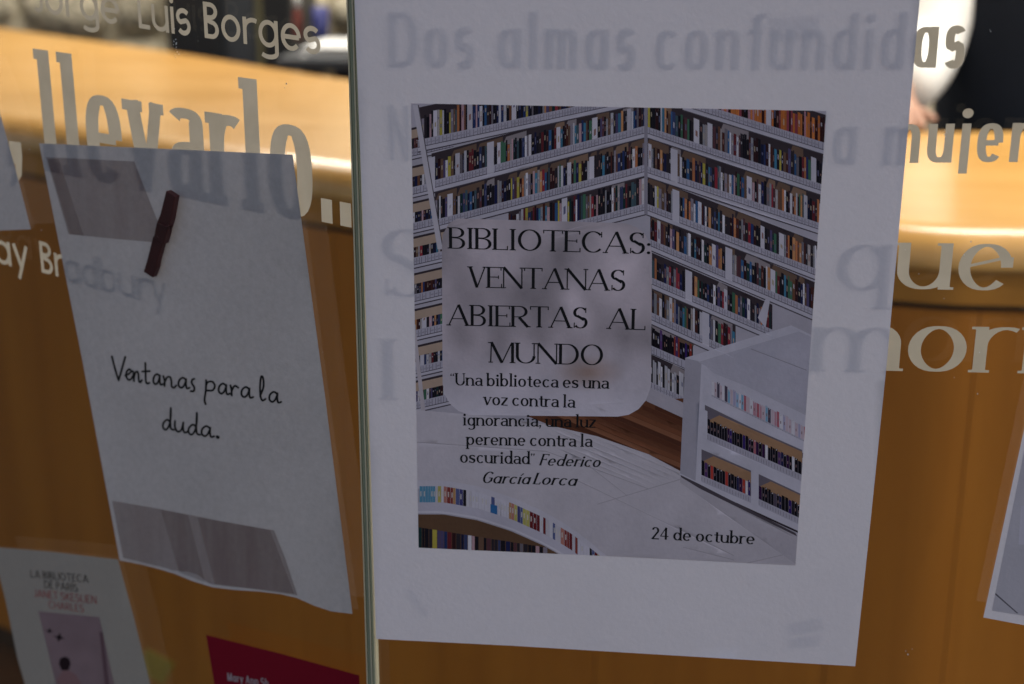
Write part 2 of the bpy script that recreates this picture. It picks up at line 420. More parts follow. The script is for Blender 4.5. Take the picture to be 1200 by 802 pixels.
        if s.slab: T.append(('poly', [(0, q * 1.5), (q, q * 1.5), (q, .1), (q * .8, -.12), (q * .1, -.26), (q * .0, -.18), (q * .35, -.05), (q * .35, 0), (0, 0)]))
        else: T.append(('poly', el(q / 2, q / 2, q / 2, q / 2, 0, 330))); L((q * .8, q * .5), (q * .2, -q * .9), k=q * .4)
    elif ch in '“”':
        q = s.dot * .8; W_ = q * 2.6
        for o in (0, q * 1.5):
            yy = C * .82; T.append(('poly', el(q / 2 + o, yy, q / 2, q / 2, 0, 330)))
            sg = 1 if ch == '“' else -1
            L((q * .5 - sg * q * .3 + o, yy), (q * .5 + sg * q * .25 + o, yy + sg * q * 1.1), k=q * .4)
    return T, W_
def strip(pts, s, k):
    """stroke outline as quads"""
    out = []
    P_ = [Vector(p) for p in pts]; nP = len(P_)
    if nP < 2: return out
    closed = (P_[0] - P_[-1]).length < 1e-6
    L_, R_ = [], []
    for i in range(nP):
        if closed and i in (0, nP - 1): d = P_[1] - P_[-2]
        else: d = P_[min(i + 1, nP - 1)] - P_[max(i - 1, 0)]
        if d.length < 1e-9: d = Vector((1, 0))
        d.normalize()
        wd = k if k is not None else math.sqrt((s.wv * d.y) ** 2 + (s.wh * d.x) ** 2)
        nn = Vector((-d.y, d.x)) * wd / 2
        L_.append(P_[i] + nn); R_.append(P_[i] - nn)
    for i in range(nP - 1): out.append([L_[i], R_[i], R_[i + 1], L_[i + 1]])
    return out
def line_polys(text, s):
    X = 0; out = []
    for ch in text:
        if ch == ' ': X += s.space; continue
        T, w = glyph(ch, s)
        for t in T:
            qs = [[Vector(p) for p in t[1]]] if t[0] == 'poly' else strip(t[0], s, t[1])
            for q in qs: out.append([Vector((p.x + X + p.y * s.slant, p.y)) for p in q])
        X += w + s.sp
    return out, X - s.sp
def ccw(q):
    ar = sum(q[i].x * q[(i + 1) % len(q)].y - q[(i + 1) % len(q)].x * q[i].y for i in range(len(q)))
    return q if ar > 0 else q[::-1]
def cover(V, Fc, polys):
    """for every triangle the index of the last polygon that covers its middle, or -1"""
    VA = np.array([(v[0], v[1]) for v in V]); FA = np.array([(f[0], f[1], f[2]) for f in Fc])
    C = VA[FA].mean(axis=1); top = np.full(len(C), -1)
    order = np.argsort(C[:, 0]); CX = C[order, 0]; CY = C[order, 1]
    for i, q in enumerate(polys):
        qx = [p[0] for p in q]; qy = [p[1] for p in q]
        lo, hi = np.searchsorted(CX, min(qx)), np.searchsorted(CX, max(qx))
        if hi <= lo: continue
        x, y = CX[lo:hi], CY[lo:hi]; ins = np.zeros(hi - lo, bool); n_ = len(q)
        for k in range(n_):
            x0, y0, x1, y1 = qx[k], qy[k], qx[(k + 1) % n_], qy[(k + 1) % n_]
            if y0 == y1: continue
            ins ^= ((y0 > y) != (y1 > y)) & (x < (x1 - x0) * (y - y0) / (y1 - y0) + x0)
        top[order[lo:hi][ins]] = i
    return top
def union(polys):
    vs, fs = [], []
    for q in polys:
        q = ccw(q); fs.append(list(range(len(vs), len(vs) + len(q)))); vs += q
    r = delaunay_2d_cdt(vs, [], fs, 0, 1e-6)
    top = cover(r[0], r[2], polys)
    return r[0], [f for f, o in zip(r[2], top) if o >= 0]
for _k in ('thinr', 'cw', 'dot', 'slabh'): setattr(St, _k, {'thinr': .85, 'cw': .72, 'dot': .15, 'slabh': .1}[_k])
def surf0(u, v): return 0.0
def put_text(name, text, s, plane, p0, p1, hpx, mat, parent, off, hfun=surf0, unit='cap', up=None, ends=None, label=None):
    """lettering whose baseline runs from p0 to p1 on the plane, hpx tall (pixels at p0), upright along the plane"""
    polys, wtot = line_polys(text, s)
    vs, fs = union(polys)
    a0 = Vector(plane.px(*p0, off)); a1 = Vector(plane.px(*p1, off))
    if up is None:
        t = Vector(plane.px(p0[0], p0[1] - hpx, off)); hh = abs(t.y - a0.y); U = Vector((0, 1)) * hh
    else:
        t = Vector(plane.px(p0[0] + up[0], p0[1] + up[1], off)); U = t - a0
    ref = s.cap if unit == 'cap' else s.xh
    E = (a1 - a0) / wtot
    out = []
    for p in vs:
        q = a0 + E * p.x + U * (p.y / ref)
        out.append(plane.P(q.x, q.y, off + hfun(q.x, q.y)))
    o = link_mesh(name, out, [f for f in fs], mat, parent)
    if label: o['label'] = label
    return o

# ------------------------------------------------------------------ sheets
def inside(poly, x, y):
    c = False; n_ = len(poly)
    for i in range(n_):
        (x0, y0), (x1, y1) = poly[i], poly[(i + 1) % n_]
        if (y0 > y) != (y1 > y) and x < (x1 - x0) * (y - y0) / (y1 - y0) + x0: c = not c
    return c
def surface_from_px(plane, outline, off, hfun, layers=None, grid=14.0, thick=0.0):
    """outline and layers in photo pixels -> mesh on the plane. layers: list of (poly, colour or callable)"""
    L = [(outline, None)] + (layers or [])
    vs, fs = [], []
    for poly, c in L:
        q = ccw([Vector(p) for p in poly]); fs.append(list(range(len(vs), len(vs) + len(q)))); vs += q
    # grid points so that the sheet can bend
    xs = [p[0] for p in outline]; ys = [p[1] for p in outline]
    x = min(xs) + grid / 2
    while x < max(xs):
        y = min(ys) + grid / 2
        while y < max(ys):
            vs.append(Vector((x, y))); y += grid
        x += grid
    r = delaunay_2d_cdt(vs, [], fs, 0, 1e-4)
    V, Fc, orig = r[0], r[2], r[5]
    keep, cols = [], []
    base = cover(V, Fc, [outline]); top = cover(V, Fc, [p for p, c in L])
    for f, b0, o in zip(Fc, base, top):
        if b0 < 0: continue
        keep.append(list(f)); cols.append(int(o))
    used = sorted({i for f in keep for i in f}); idx = {i: k for k, i in enumerate(used)}
    P_ = []
    for i in used:
        u, v = plane.px(V[i].x, V[i].y, off); P_.append(plane.P(u, v, off + hfun(u, v)))
    faces = [[idx[i] for i in f] for f in keep]
    return P_, faces, cols, [V[i] for i in used], L
def sheet(name, plane, outline, mat, parent, off, hfun=surf0, layers=None, grid=14.0, tone=0.0):
    P_, faces, cols, V, L = surface_from_px(plane, outline, off, hfun, layers, grid)
    me = bpy.data.meshes.new(name)
    # orient to the camera
    f0 = faces[0]; nn = (P_[f0[1]] - P_[f0[0]]).cross(P_[f0[2]] - P_[f0[0]])
    if nn.dot(plane.n) < 0: faces = [f[::-1] for f in faces]
    me.from_pydata(P_, [], faces); me.update(); me.materials.append(mat)
    if layers:
        at = me.color_attributes.new('ink', 'FLOAT_COLOR', 'CORNER')
        buf = []
        for p, c in zip(me.polygons, cols):
            col = L[c][1]
            for vi in p.vertices:
                k = col(V[vi].x, V[vi].y) if callable(col) else col
                g = 1 + tone * (noise.noise(Vector((V[vi].x * .03, V[vi].y * .03, 11))) + .6 * noise.noise(Vector((V[vi].x * .16, V[vi].y * .16, 5))))
                buf += [k[0] * g * 1.05, k[1] * g * .975, k[2] * g * 1.03, 1]
        at.data.foreach_set('color', buf)
    me.polygons.foreach_set('use_smooth', [True] * len(me.polygons))
    o = bpy.data.objects.new(name, me); COL.objects.link(o)
    return adopt(o, parent)

# ================================================================== STRUCTURE
def hitz(px, py, z):
    d = ray(px, py); k = (z - CAM.z) / d.z; return CAM + d * k
def hity(px, py, y):
    d = ray(px, py); k = (y - CAM.y) / d.y; return CAM + d * k
tag(box('floor', -4.5, 4.5, D1 - .3, 6.8, -.1, 0, M['floor']), kind='structure')
tag(box('pavement', -70, 70, -70, D1 - .3, -.15, -.02, M['pave']), kind='structure')
tag(box('ceiling', -4.5, 4.5, D1 + .05, 6.8, 2.6, 2.7, M['ceil']), kind='structure')
for k, (x, z, w, d_, e) in enumerate(((-1.3, 2.56, 1.0, .4, 20), (.9, 2.56, 1.0, .4, 58), (-1.0, 2.56, 1.0, .4, 82), (1.7, 2.56, .9, .2, 82))):
    y = (3.0, 2.5, 4.0, 1.55)[k]  # the last lamp, nearest the glass, is added to light the front panels
    t = empty('ceiling_lamp', (x, y, z))
    tag(t, ('long white ceiling lamp above the left half of the wooden counter', 'long white ceiling lamp above the right half of the wooden counter', 'long white ceiling lamp close to the rubble wall', 'narrow white ceiling lamp added just inside the glass to light the counter front')[k], 'ceiling lamp', 'lamps on the ceiling')
    box('lamp_housing', x - w / 2 - .03, x + w / 2 + .03, y - d_ / 2 - .03, y + d_ / 2 + .03, z + .002, z + .04, M['whitep'], t)
    box('lamp_diffuser', x - w / 2, x + w / 2, y - d_ / 2, y + d_ / 2, z - .01, z, M['lampm'], t)
    l = bpy.data.lights.new('area', 'AREA'); l.shape = 'RECTANGLE'; l.size = w; l.size_y = d_; l.energy = e; l.color = (1, .95, .86)
    lo = bpy.data.objects.new('lamp_light', l); COL.objects.link(lo); lo.location = (0, 0, -.02); lo.parent = t

# ---- rubble wall at the back: every stone a part
WY = 4.65
wall = empty('rubble_wall', (0, WY, 0)); tag(wall, 'pale rough rubble stone wall behind the counter', 'wall')
box('mortar', -4.5, 4.5, WY - .045, WY + .3, 0, 2.6, M['mortar'], wall)
rs = random.Random(3)
protos = []
for k in range(6):
    bm = bmesh.new(); bmesh.ops.create_icosphere(bm, subdivisions=2, radius=.5)
    for v in bm.verts:
        c = v.co; m_ = max(abs(c.x), abs(c.y), abs(c.z)); c = c * (.72 + .28 * (.5 / m_)) 
        c = c * (1 + .22 * noise.noise(c * 3 + Vector((k * 9, 0, 0)))); v.co = c
    me = bpy.data.meshes.new('stone'); bm.to_mesh(me); bm.free(); me.materials.append(M['stone'])
    me.polygons.foreach_set('use_smooth', [True] * len(me.polygons)); protos.append(me)
z = .7
while z < 1.9:
    h = rs.uniform(.13, .22); x = -2.6 + rs.uniform(-.1, .1)
    while x < 2.3:
        w = rs.uniform(.15, .36)
        o = bpy.data.objects.new('stone', rs.choice(protos)); COL.objects.link(o); o.parent = wall
        o.location = (x + w / 2, rs.uniform(-.02, .03), z + h / 2 + rs.uniform(-.02, .02)); o.scale = (w * 1.05, rs.uniform(.16, .26), h * 1.02)
        o.rotation_euler = (rs.uniform(-.1, .1), rs.uniform(-.12, .12), rs.uniform(-.1, .1)); x += w
    z += h

# ---- the curved wooden counter
ZT = H - .4; ZS = ZT - .0925
cp = [hitz(-260, 158, ZS), hitz(0, 201, ZS), hitz(390, 268, ZS), hitz(740, 322, ZS), hitz(1050, 356, ZS), hitz(1200, 363, ZS), hitz(1500, 372, ZS)]
def smooth_path(pts, per=10):
    out = []
    for i in range(len(pts) - 1):
        p0, p1, p2, p3 = pts[max(i - 1, 0)], pts[i], pts[i + 1], pts[min(i + 2, len(pts) - 1)]
        for k in range(per):
            t = k / per
            out.append(.5 * ((2 * p1) + (p2 - p0) * t + (2 * p0 - 5 * p1 + 4 * p2 - p3) * t * t + (3 * p1 - p0 - 3 * p2 + p3) * t ** 3))
    return out + [pts[-1]]
path = [Vector((p.x, p.y, 0)) for p in smooth_path(cp)]
def norms(path):
    out = []
    for i in range(len(path)):
        d = (path[min(i + 1, len(path) - 1)] - path[max(i - 1, 0)]).normalized(); out.append(Vector((d.y, -d.x, 0)))   # towards the camera
    return out
nr = norms(path)
bk = [hitz(-260, -6, ZT), hitz(0, 33, ZT), hitz(205, 62, ZT), hitz(410, 94, ZT), hitz(740, 132, ZT), hitz(1050, 153, ZT), hitz(1200, 155, ZT), hitz(1500, 156, ZT)]
bpth = [Vector((p.x, p.y, 0)) for p in smooth_path(bk, 8)]
counter = empty('reception_counter', (path[35].x, path[35].y + .3, 0))
tag(counter, 'long curved wooden reception counter with rounded top edge behind the glass', 'counter')
R_ = .044
def sweep(name, prof, mat, smooth=False, a=0, b=None):
    b = b or len(path); vs, fs = [], []
    for i in range(a, b):
        for (o_, z_) in prof: vs.append(path[i] + nr[i] * o_ + Vector((0, 0, z_)))
    m_ = len(prof)
    for i in range(b - a - 1):
        for k in range(m_ - 1): fs.append([i * m_ + k, (i + 1) * m_ + k, (i + 1) * m_ + k + 1, i * m_ + k + 1])
    fs.append(list(range(m_))[::-1]); fs.append([(b - a - 1) * m_ + k for k in range(m_)])
    return link_mesh(name, vs, fs, mat, counter, smooth)
# worktop sheet between front and back edge
top_front = [p - n_ * R_ for p, n_ in zip(path, nr)]
vs = [Vector((p.x, p.y, ZT)) for p in top_front] + [Vector((p.x, p.y, ZT)) for p in reversed(bpth)]
k0 = len(vs); vs2 = vs + [v - Vector((0, 0, .04)) for v in vs]
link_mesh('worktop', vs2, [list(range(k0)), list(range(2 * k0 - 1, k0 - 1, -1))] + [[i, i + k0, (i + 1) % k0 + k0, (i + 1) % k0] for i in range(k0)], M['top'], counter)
prof = [(-R_, ZT)] + [(-R_ + R_ * math.sin(math.radians(a)), ZT - R_ + R_ * math.cos(math.radians(a))) for a in range(9, 91, 9)]
e1 = sweep('rounded_edge', prof + [(0, ZT - R_ - .005), (-.02, ZT - R_ - .005)], M['nosing'], True)
sweep('edge_band', [(-.02, ZT - R_ - .006), (-.002, ZT - R_ - .006), (-.002, ZS + .003), (-.02, ZS + .003)], M['edge'])
sweep('joint_groove', [(-.024, ZS + .004), (-.012, ZS + .004), (-.012, ZS - .008), (-.024, ZS - .008)], M['seam'])
# front panels, one by one
st_ = 0
cuts = [0, 7, 14, 20, 29, 38, 47, 56, len(path) - 1]
for a, b in zip(cuts[:-1], cuts[1:]):
    pp = []
    for i in range(a, b + 1):
        q = path[i].copy()
        if i == a: q = q + (path[i + 1] - q).normalized() * .0007
        if i == b: q = q + (path[i - 1] - q).normalized() * .0007
        pp.append((q, nr[i]))
    vs = []
    for q, n_ in pp:
        for o_, z_ in ((-.03, ZS - .006), (-.004, ZS - .006), (-.004, .06), (-.03, .06)): vs.append(q + n_ * o_ + Vector((0, 0, z_)))
    fs = []
    for i in range(len(pp) - 1):
        for k in range(4): fs.append([i * 4 + k, (i + 1) * 4 + k, (i + 1) * 4 + (k + 1) % 4, i * 4 + (k + 1) % 4])
    fs += [[3, 2, 1, 0], [4 * (len(pp) - 1) + k for k in range(4)]]
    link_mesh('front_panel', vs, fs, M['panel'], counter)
sweep('plinth', [(-.06, .06), (-.03, .06), (-.03, .0), (-.06, .0)], M['seam'])

# ================================================================== GLASS
def panebox(name, pl, u0, u1, v0, v1, w0, w1, mat, parent):
    vs = [pl.P(u, v, w) for u in (u0, u1) for v in (v0, v1) for w in (w0, w1)]
    o = link_mesh(name, vs, [(0, 1, 3, 2), (4, 6, 7, 5), (0, 4, 5, 1), (2, 3, 7, 6), (0, 2, 6, 4), (1, 5, 7, 3)], mat, parent)
    bm = bmesh.new(); bm.from_mesh(o.data); bmesh.ops.recalc_face_normals(bm, faces=bm.faces); bm.to_mesh(o.data); bm.free()
    return o
uE0, uE1 = P1.px(416.5, 400)[0], P1.px(430, 400)[0]
pane1 = empty('glass_pane', P1.P(uE1 + .5, 0)); tag(pane1, 'clear glass pane carrying the large poster, its polished green edge showing', 'glass pane', 'glass panes of the library front')
panebox('glass_sheet', P1, uE1, uE1 + 1.3, 0.02, 2.5, -GT, 0, M['glass'], pane1)
wE = uE1 - uE0
def edge(u0, u1, w0, w1, mat):
    panebox('polished_edge', P1, uE0 + wE * u0, uE0 + wE * u1, .02, 2.5, w0, w1, M[mat], pane1)
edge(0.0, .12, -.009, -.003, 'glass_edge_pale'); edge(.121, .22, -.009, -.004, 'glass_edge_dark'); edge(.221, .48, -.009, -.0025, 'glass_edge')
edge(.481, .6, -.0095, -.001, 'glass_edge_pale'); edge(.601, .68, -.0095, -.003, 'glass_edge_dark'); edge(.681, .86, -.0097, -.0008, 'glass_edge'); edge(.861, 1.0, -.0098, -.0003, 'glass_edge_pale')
pane2 = empty('glass_pane', P2.P(-.6, 0)); tag(pane2, 'clear glass pane at the left set at an angle and covered with small notices', 'glass pane', 'glass panes of the library front')
panebox('glass_sheet', P2, -1.35, .004, 0.02, 2.5, -GT, 0, M['glass'], pane2)

# ---- vinyl lettering (parts of the panes)
VO = .00012
def vin(text, s, pl, p0, p1, h, pane, unit='x', what=None):
    put_text('vinyl_lettering', text, s, pl, p0, p1, h, M['vinyl'], pane, VO, unit=unit, label=what)
cond = St(wv=.145, wh=.105, w=.40, n=2.7, xh=.73, cap=1, asc=1.03, cw=.5, a1=True, sp=.12, space=.28, desc=.25)
vin('Dos almas', cond, P1, (457, 77), (745, 81), 65, pane1, 'cap', 'grey lettering Dos almas showing through the poster')
vin('confundidas', cond, P1, (768, 81), (1129, 79.5), 65, pane1, 'cap', 'grey lettering confundidas running out from behind the poster')
vin('N', St(wv=.15, wh=.12, w=.4, cw=.5, n=2.6), P1, (457, 186), (481, 187), 65, pane1, 'cap')
vin('la', cond, P1, (956, 191), (1003, 191), 45, pane1)
vin('mujer', St(wv=.145, wh=.105, w=.42, n=2.6, xh=.73, cw=.5, a1=True, sp=.125, desc=.28), P1, (1034, 191.5), (1202, 190), 45.5, pane1, 'x', 'sand coloured lettering mujer over the counter top')
serf = St(wv=.17, wh=.06, serif=.055, w=.78, n=2.0, xh=1.0, asc=1.5, cap=1.42, desc=.42, sp=.10, cw=.95, slabh=.05, ew=.22, dot=.2)
vin('que', serf, P1, (979, 337.5), (1184, 341), 54, pane1, 'x', 'large serif lettering que half behind the poster')
vin('mori', serf, P1, (949, 433), (1216, 438), 53, pane1, 'x', 'large serif lettering mori half behind the poster')
vin('S', serf, P1, (450, 346), (505, 347), 80, pane1, 'cap')
vin('I', serf, P1, (445, 466), (468, 467), 72, pane1, 'cap')
vin('a', serf, P1, (862, 432), (912, 433), 53, pane1, 'x')
geo = St(wv=.135, wh=.125, w=.72, xh=.74, cap=1.0, asc=1.04, a1=True, sp=.10, cw=.72, desc=.32, space=.3)
vin('Jorge', geo, P2, (41, 14), (141, 30), 42, pane2, 'cap', 'sand lettering Jorge faint against the stone wall')
vin('Luis', geo, P2, (163, 33), (224, 43), 42, pane2, 'cap', 'sand lettering Luis against the black cabinet')
vin('Borges', geo, P2, (240, 44.5), (376, 65), 42.5, pane2, 'cap', 'sand lettering Borges against the dark cabinets')
slb = St(wv=.17, wh=.115, w=.475, n=2.6, xh=.98, asc=1.40, cap=1.35, desc=.3, serif=.045, slab=True, slabh=.12, sp=.075, dot=.19, thinr=.85)
vin('llevarlo', slb, P2, (52, 198), (368, 259), 97, pane2, 'x', 'large condensed lettering llevarlo over the counter and behind the note')
vin('..', St(dot=.17, slab=True, sp=.12), P2, (377, 260), (412, 267), 97, pane2, 'cap')
vin(',', St(dot=.17, slab=True), P2, (13, 192), (27, 194), 105, pane2, 'cap')
vin('Ray', geo, P2, (-24, 303), (35, 318), 37, pane2, 'cap')
vin('Bradbury', geo, P2, (49, 319.5), (199, 358), 36.5, pane2, 'cap', 'sand lettering Bradbury running behind the white note')

# dried paint specks on the glass
def specks(pl, pane, spots, seed):
    r_ = random.Random(seed); vs, fs = [], []
    for cx, cy, n_, sp_ in spots:
        for _ in range(n_):
            x, y = cx + r_.gauss(0, sp_ * .35), cy + r_.gauss(0, sp_); r0 = r_.uniform(.25, 1.0); k0 = len(vs)
            for a in range(6):
                u, v = pl.px(x + r0 * r_.uniform(.5, 1.2) * math.cos(a * PI / 3), y + r0 * r_.uniform(.5, 1.6) * math.sin(a * PI / 3), .0003); vs.append(pl.P(u, v, .0003))
            fs.append(list(range(k0, k0 + 6)))
    o = link_mesh('paint_specks', vs, fs, M['whitep'], pane); o['kind'] = 'stuff'
specks(P2, pane2, [(206, 52, 14, 8), (338, 112, 2, 8), (30, 230, 4, 30), (385, 500, 5, 60)], 1)
specks(P1, pane1, [(1107, 156, 7, 3), (1161, 37, 2, 2), (1080, 300, 5, 50), (1066, 760, 3, 8), (1150, 420, 5, 60)], 2)

# ================================================================== SHEETS
EX = []
def wav(seed, amp, base=.0004, sx=9, sy=7):
    o_ = Vector((seed * 13.7, seed * 5.1, 0))
    return lambda u, v: base + amp * (.5 + .5 * noise.noise(Vector((u * sx, v * sy, 0)) + o_)) 
# ---- the poster
TL, TR, BR, BL = (413.5, -60), (1083, -62), (1002, 780), (441, 748)
poster = empty('poster', P1.P(*P1.px(720, 760), .001)); tag(poster, 'large white poster with a printed photograph of library bookshelves taped to the glass', 'poster')
HP = wav(1, .0012)
sheet('paper', P1, [TL, TR, (1040, 415), (1021, 600), BR, (800, 768), (600, 756), BL, (427, 300)], M['paper'], poster, .0006, HP)

for q in ([(474, 690), (484, 688), (506, 716), (496, 720)], [(922, 728), (962, 722), (966, 736), (926, 742)], [(924, 746), (960, 741), (962, 754), (925, 758)], [(900, 20), (960, 16), (962, 44), (902, 48)]):
    sheet('tape_behind', P1, q, M['tape'], poster, .0003)
# ---- its printed photograph
rb = random.Random(11)
def c_(r, g, b): 
    f = lambda v: ((v / 255 + .055) / 1.055) ** 2.4 if v > 10 else v / 3294
    return (f(r), f(g), f(b))
WHT, SHD = c_(208, 204, 212), c_(150, 144, 150)
BOOKS = [c_(34, 31, 40)] * 8 + [c_(54, 47, 54)] * 5 + [c_(120, 112, 118), c_(150, 140, 150), c_(100, 60, 66), c_(60, 70, 110), c_(130, 84, 60), c_(70, 96, 104)] + [c_(60, 30, 34)] * 3 + [c_(120, 40, 48), c_(165, 45, 60), c_(40, 60, 110), c_(50, 100, 150), c_(60, 130, 160), c_(205, 125, 70), c_(215, 150, 90), c_(200, 185, 60), c_(150, 150, 155), c_(205, 203, 208), c_(225, 222, 226), c_(180, 170, 165), c_(70, 120, 90), c_(30, 60, 60), c_(90, 80, 120), c_(200, 160, 165), c_(120, 90, 70), c_(35, 40, 85), c_(30, 34, 66), c_(225, 220, 222), c_(88, 44, 36)]
def dull(c, k=.12):
    g = sum(c) / 3; return tuple(v * (1 - k) + g * k for v in c)
BOOKS = [dull(c) for c in BOOKS]
PASTEL = [c_(210, 190, 196), c_(160, 190, 215), c_(200, 150, 160), c_(225, 222, 226), c_(225, 222, 226), c_(90, 80, 95), c_(180, 175, 200), c_(190, 110, 120), c_(130, 180, 205)]
DARKB = [c_(26, 22, 30)] * 7 + [c_(60, 30, 70), c_(60, 40, 110), c_(150, 60, 50), c_(40, 40, 80), c_(90, 60, 110)]
TAN = c_(150, 122, 100); TAN2 = c_(122, 98, 82)
LY = []
def q4(a, b, c, d, col): LY.append(([a, b, c, d], col))
def row(x0, y0, x1, y1, bh, lh, pal=BOOKS, bw=(1.7, 3.6), tan=.5, above=8, board=4.5, lean=.0, stops=(), gaps=.05):
    """one shelf: (x0,y0)-(x1,y1) is the top of the board; label strip lh, books bh above it"""
    Y = lambda x: y0 + (y1 - y0) * (x - x0) / (x1 - x0)
    bh *= 1.13; above *= .62
    dx = -lean
    # dark back of the shelf
    q4((x0, Y(x0) - lh - bh - above), (x1, Y(x1) - lh - bh - above), (x1, Y(x1)), (x0, Y(x0)), c_(70, 60, 64))
    # tops of the books
    x = x0
    while x < x1:
        w = rb.uniform(8, 34); xe = min(x + w, x1)
        if rb.random() < tan: q4((x + 4, Y(x) - lh - bh - above * .72), (xe, Y(xe) - lh - bh - above * .72), (xe, Y(xe) - lh - bh * .8), (x, Y(x) - lh - bh * .8), rb.choice([TAN, TAN2, TAN2, c_(160, 150, 150)]))
        x = xe
    x = x0
    while x < x1 - 1:
        if rb.random() < gaps * .5:
            w = rb.uniform(4, 7); col = c_(214, 210, 216); hh = 1.02
        else:
            w = rb.uniform(*bw); col = rb.choice(pal); hh = rb.uniform(.8, 1.06)
        w = min(w, x1 - x); j = rb.uniform(.85, 1.15); col = tuple(min(1, k * j) for k in col)
        yb, yb2 = Y(x) - lh + .5, Y(x + w) - lh + .5; h = bh * hh
        q4((x + dx, yb - h), (x + w * .93 + dx, yb2 - h + .3), (x + w * .93, yb2), (x, yb), col)
        for _ in range(rb.choice((0, 1, 1, 2)) if w > 1.9 else 0):
            t0 = rb.uniform(.45, .8); t1 = t0 - rb.uniform(.08, .3); lc = rb.choice([c_(200, 195, 200), c_(160, 120, 110), c_(190, 175, 150), c_(110, 110, 140)])
            q4((x + w * .3, yb - h * t0), (x + w * .66, yb2 - h * t0), (x + w * .66, yb2 - h * t1), (x + w * .3, yb - h * t1), lc)
        x += w
    q4((x0, Y(x0) - lh), (x1, Y(x1) - lh), (x1, Y(x1) + .2), (x0, Y(x0) + .2), c_(192, 188, 198))
    if lh > 5:
        x = x0 + 1
        while x < x1 - 2:
            w = rb.uniform(2.6, 5)
            q4((x, Y(x) - lh * .86), (x + .6, Y(x) - lh * .86), (x + .6, Y(x) - 1), (x, Y(x) - 1), c_(122, 116, 126))
            if rb.random() < .8: q4((x + 1.2, Y(x) - lh * .55), (x + w - .7, Y(x + w) - lh * .55), (x + w - .7, Y(x + w) - lh * .38), (x + 1.2, Y(x) - lh * .38), c_(165, 160, 170))
            x += w
    q4((x0, Y(x0) - .9), (x1, Y(x1) - .9), (x1, Y(x1)), (x0, Y(x0)), c_(92, 86, 94))
    q4((x0, Y(x0)), (x1, Y(x1)), (x1, Y(x1) + board), (x0, Y(x0) + board), WHT)
    q4((x0, Y(x0) + board), (x1, Y(x1) + board), (x1, Y(x1) + board + 1.4), (x0, Y(x0) + board + 1.4), c_(80, 72, 78))
    for sx in stops:
        q4((sx, Y(sx) - lh - bh - 3), (sx + 8, Y(sx + 8) - lh - bh - 3), (sx + 8, Y(sx + 8)), (sx, Y(sx)), c_(214, 210, 217))
PIC = [(482, 121), (968, 130), (950, 400), (932, 662), (710, 651), (491, 641)]
def base_col(x, y):
    n_ = noise.noise(Vector((x * .02, y * .02, 3)))
    return tuple(k * (1 + .08 * n_) for k in c_(196, 191, 198))
LY.append(([(478, 115), (972, 120), (972, 670), (478, 670)], base_col))
# left strip of shelves
for y in (181, 226, 268, 309, 352, 394, 437, 478):
    row(480, y + 3, 532, y - 9, 13, 9, tan=.2, above=16, board=3)
    q4((480, y - 28), (532, y - 40), (532, y - 30), (480, y - 18), c_(196, 172, 150))
# left wing, bottom row first
row(596, 287, 757, 246, 27, 8, tan=.5, above=12)
row(510, 266, 757, 201, 23, 8.5, tan=.8, above=11)
row(506, 221, 757, 156, 22, 9, tan=.6, above=12, stops=(502, 571))
row(490, 173, 757, 116, 27, 9, tan=.3, above=12)
# right wing
row(762, 414, 812, 436, 21, 10, tan=.9, above=9, pal=DARKB)
row(762, 456, 806, 476, 24, 9, tan=.3, above=9, pal=[c_(205, 202, 206), c_(40, 36, 40), c_(220, 217, 221)])
row(762, 374, 862, 420, 24, 9, tan=.4, above=10, stops=(823,))
row(764, 333, 905, 394, 21, 8, tan=.4, above=9, stops=(803,))
row(762, 288, 958, 372, 23, 8, tan=.4, above=10, stops=(850,))
row(757, 246, 962, 325, 23, 8, tan=.55, above=10, stops=(788,))
row(757, 202, 966, 271, 24, 8, tan=.6, above=10, stops=(786,))
row(757, 156, 970, 226, 25, 8, tan=.4, above=12)
row(800, 124, 972, 178, 26, 9, tan=.0, above=6, pal=[c_(205, 120, 60), c_(190, 140, 150), c_(60, 30, 30), c_(215, 130, 70), c_(150, 70, 80), c_(30, 26, 30)])
q4((755, 122), (759, 122), (759, 252), (755, 250), c_(160, 155, 164))
# diagonal bookend, ladders
q4((888, 372), (897, 350), (902, 352), (897, 384), c_(214, 210, 217))
q4((484, 123), (490, 123), (519, 292), (513, 292), c_(214, 209, 214)); q4((490, 123), (491.2, 123), (520, 292), (519, 292), c_(100, 92, 96))
q4((483, 380), (487, 380), (499, 482), (494, 482), c_(206, 198, 200))
# wooden floor
LY.append(([(600, 480), (806, 466), (799, 560)], c_(118, 74, 52)))
for k in range(18):
    c0_ = 408 + 6.2 * k; xs_ = max(640, 640 + (474 - c0_) / .42); pc = [c_(136, 86, 60), c_(104, 62, 44), c_(150, 100, 72), c_(118, 74, 52), c_(96, 58, 42)][(k * 7) % 5]
    q4((xs_, c0_ + .42 * (xs_ - 640)), (806, c0_ + .42 * 166), (806, c0_ + .42 * 166 + 5.6), (xs_, c0_ + .42 * (xs_ - 640) + 5.6), pc)
q4((758, 452), (806, 474), (806, 492), (758, 470), c_(196, 190, 196))
# pale tables in front
LY.append(([(478, 479), (560, 486), (640, 497), (700, 511), (760, 532), (800, 553), (880, 603), (975, 650), (975, 672), (478, 672)], lambda x, y: tuple(k * (1 + .03 * noise.noise(Vector((x * .015, y * .03, 9)))) * (1.04 - (y - 480) / 1800) for k in c_(216, 210, 213))))
for a, b in (((487, 517), (640, 528)), ((640, 528), (760, 572)), ((672, 560), (860, 650)), ((700, 590), (800, 560)), ((690, 545), (735, 580)), ((870, 660), (935, 645)), ((800, 640), (860, 655))):
    q4(a, b, (b[0], b[1] + .9), (a[0], a[1] + .9), c_(190, 183, 186))
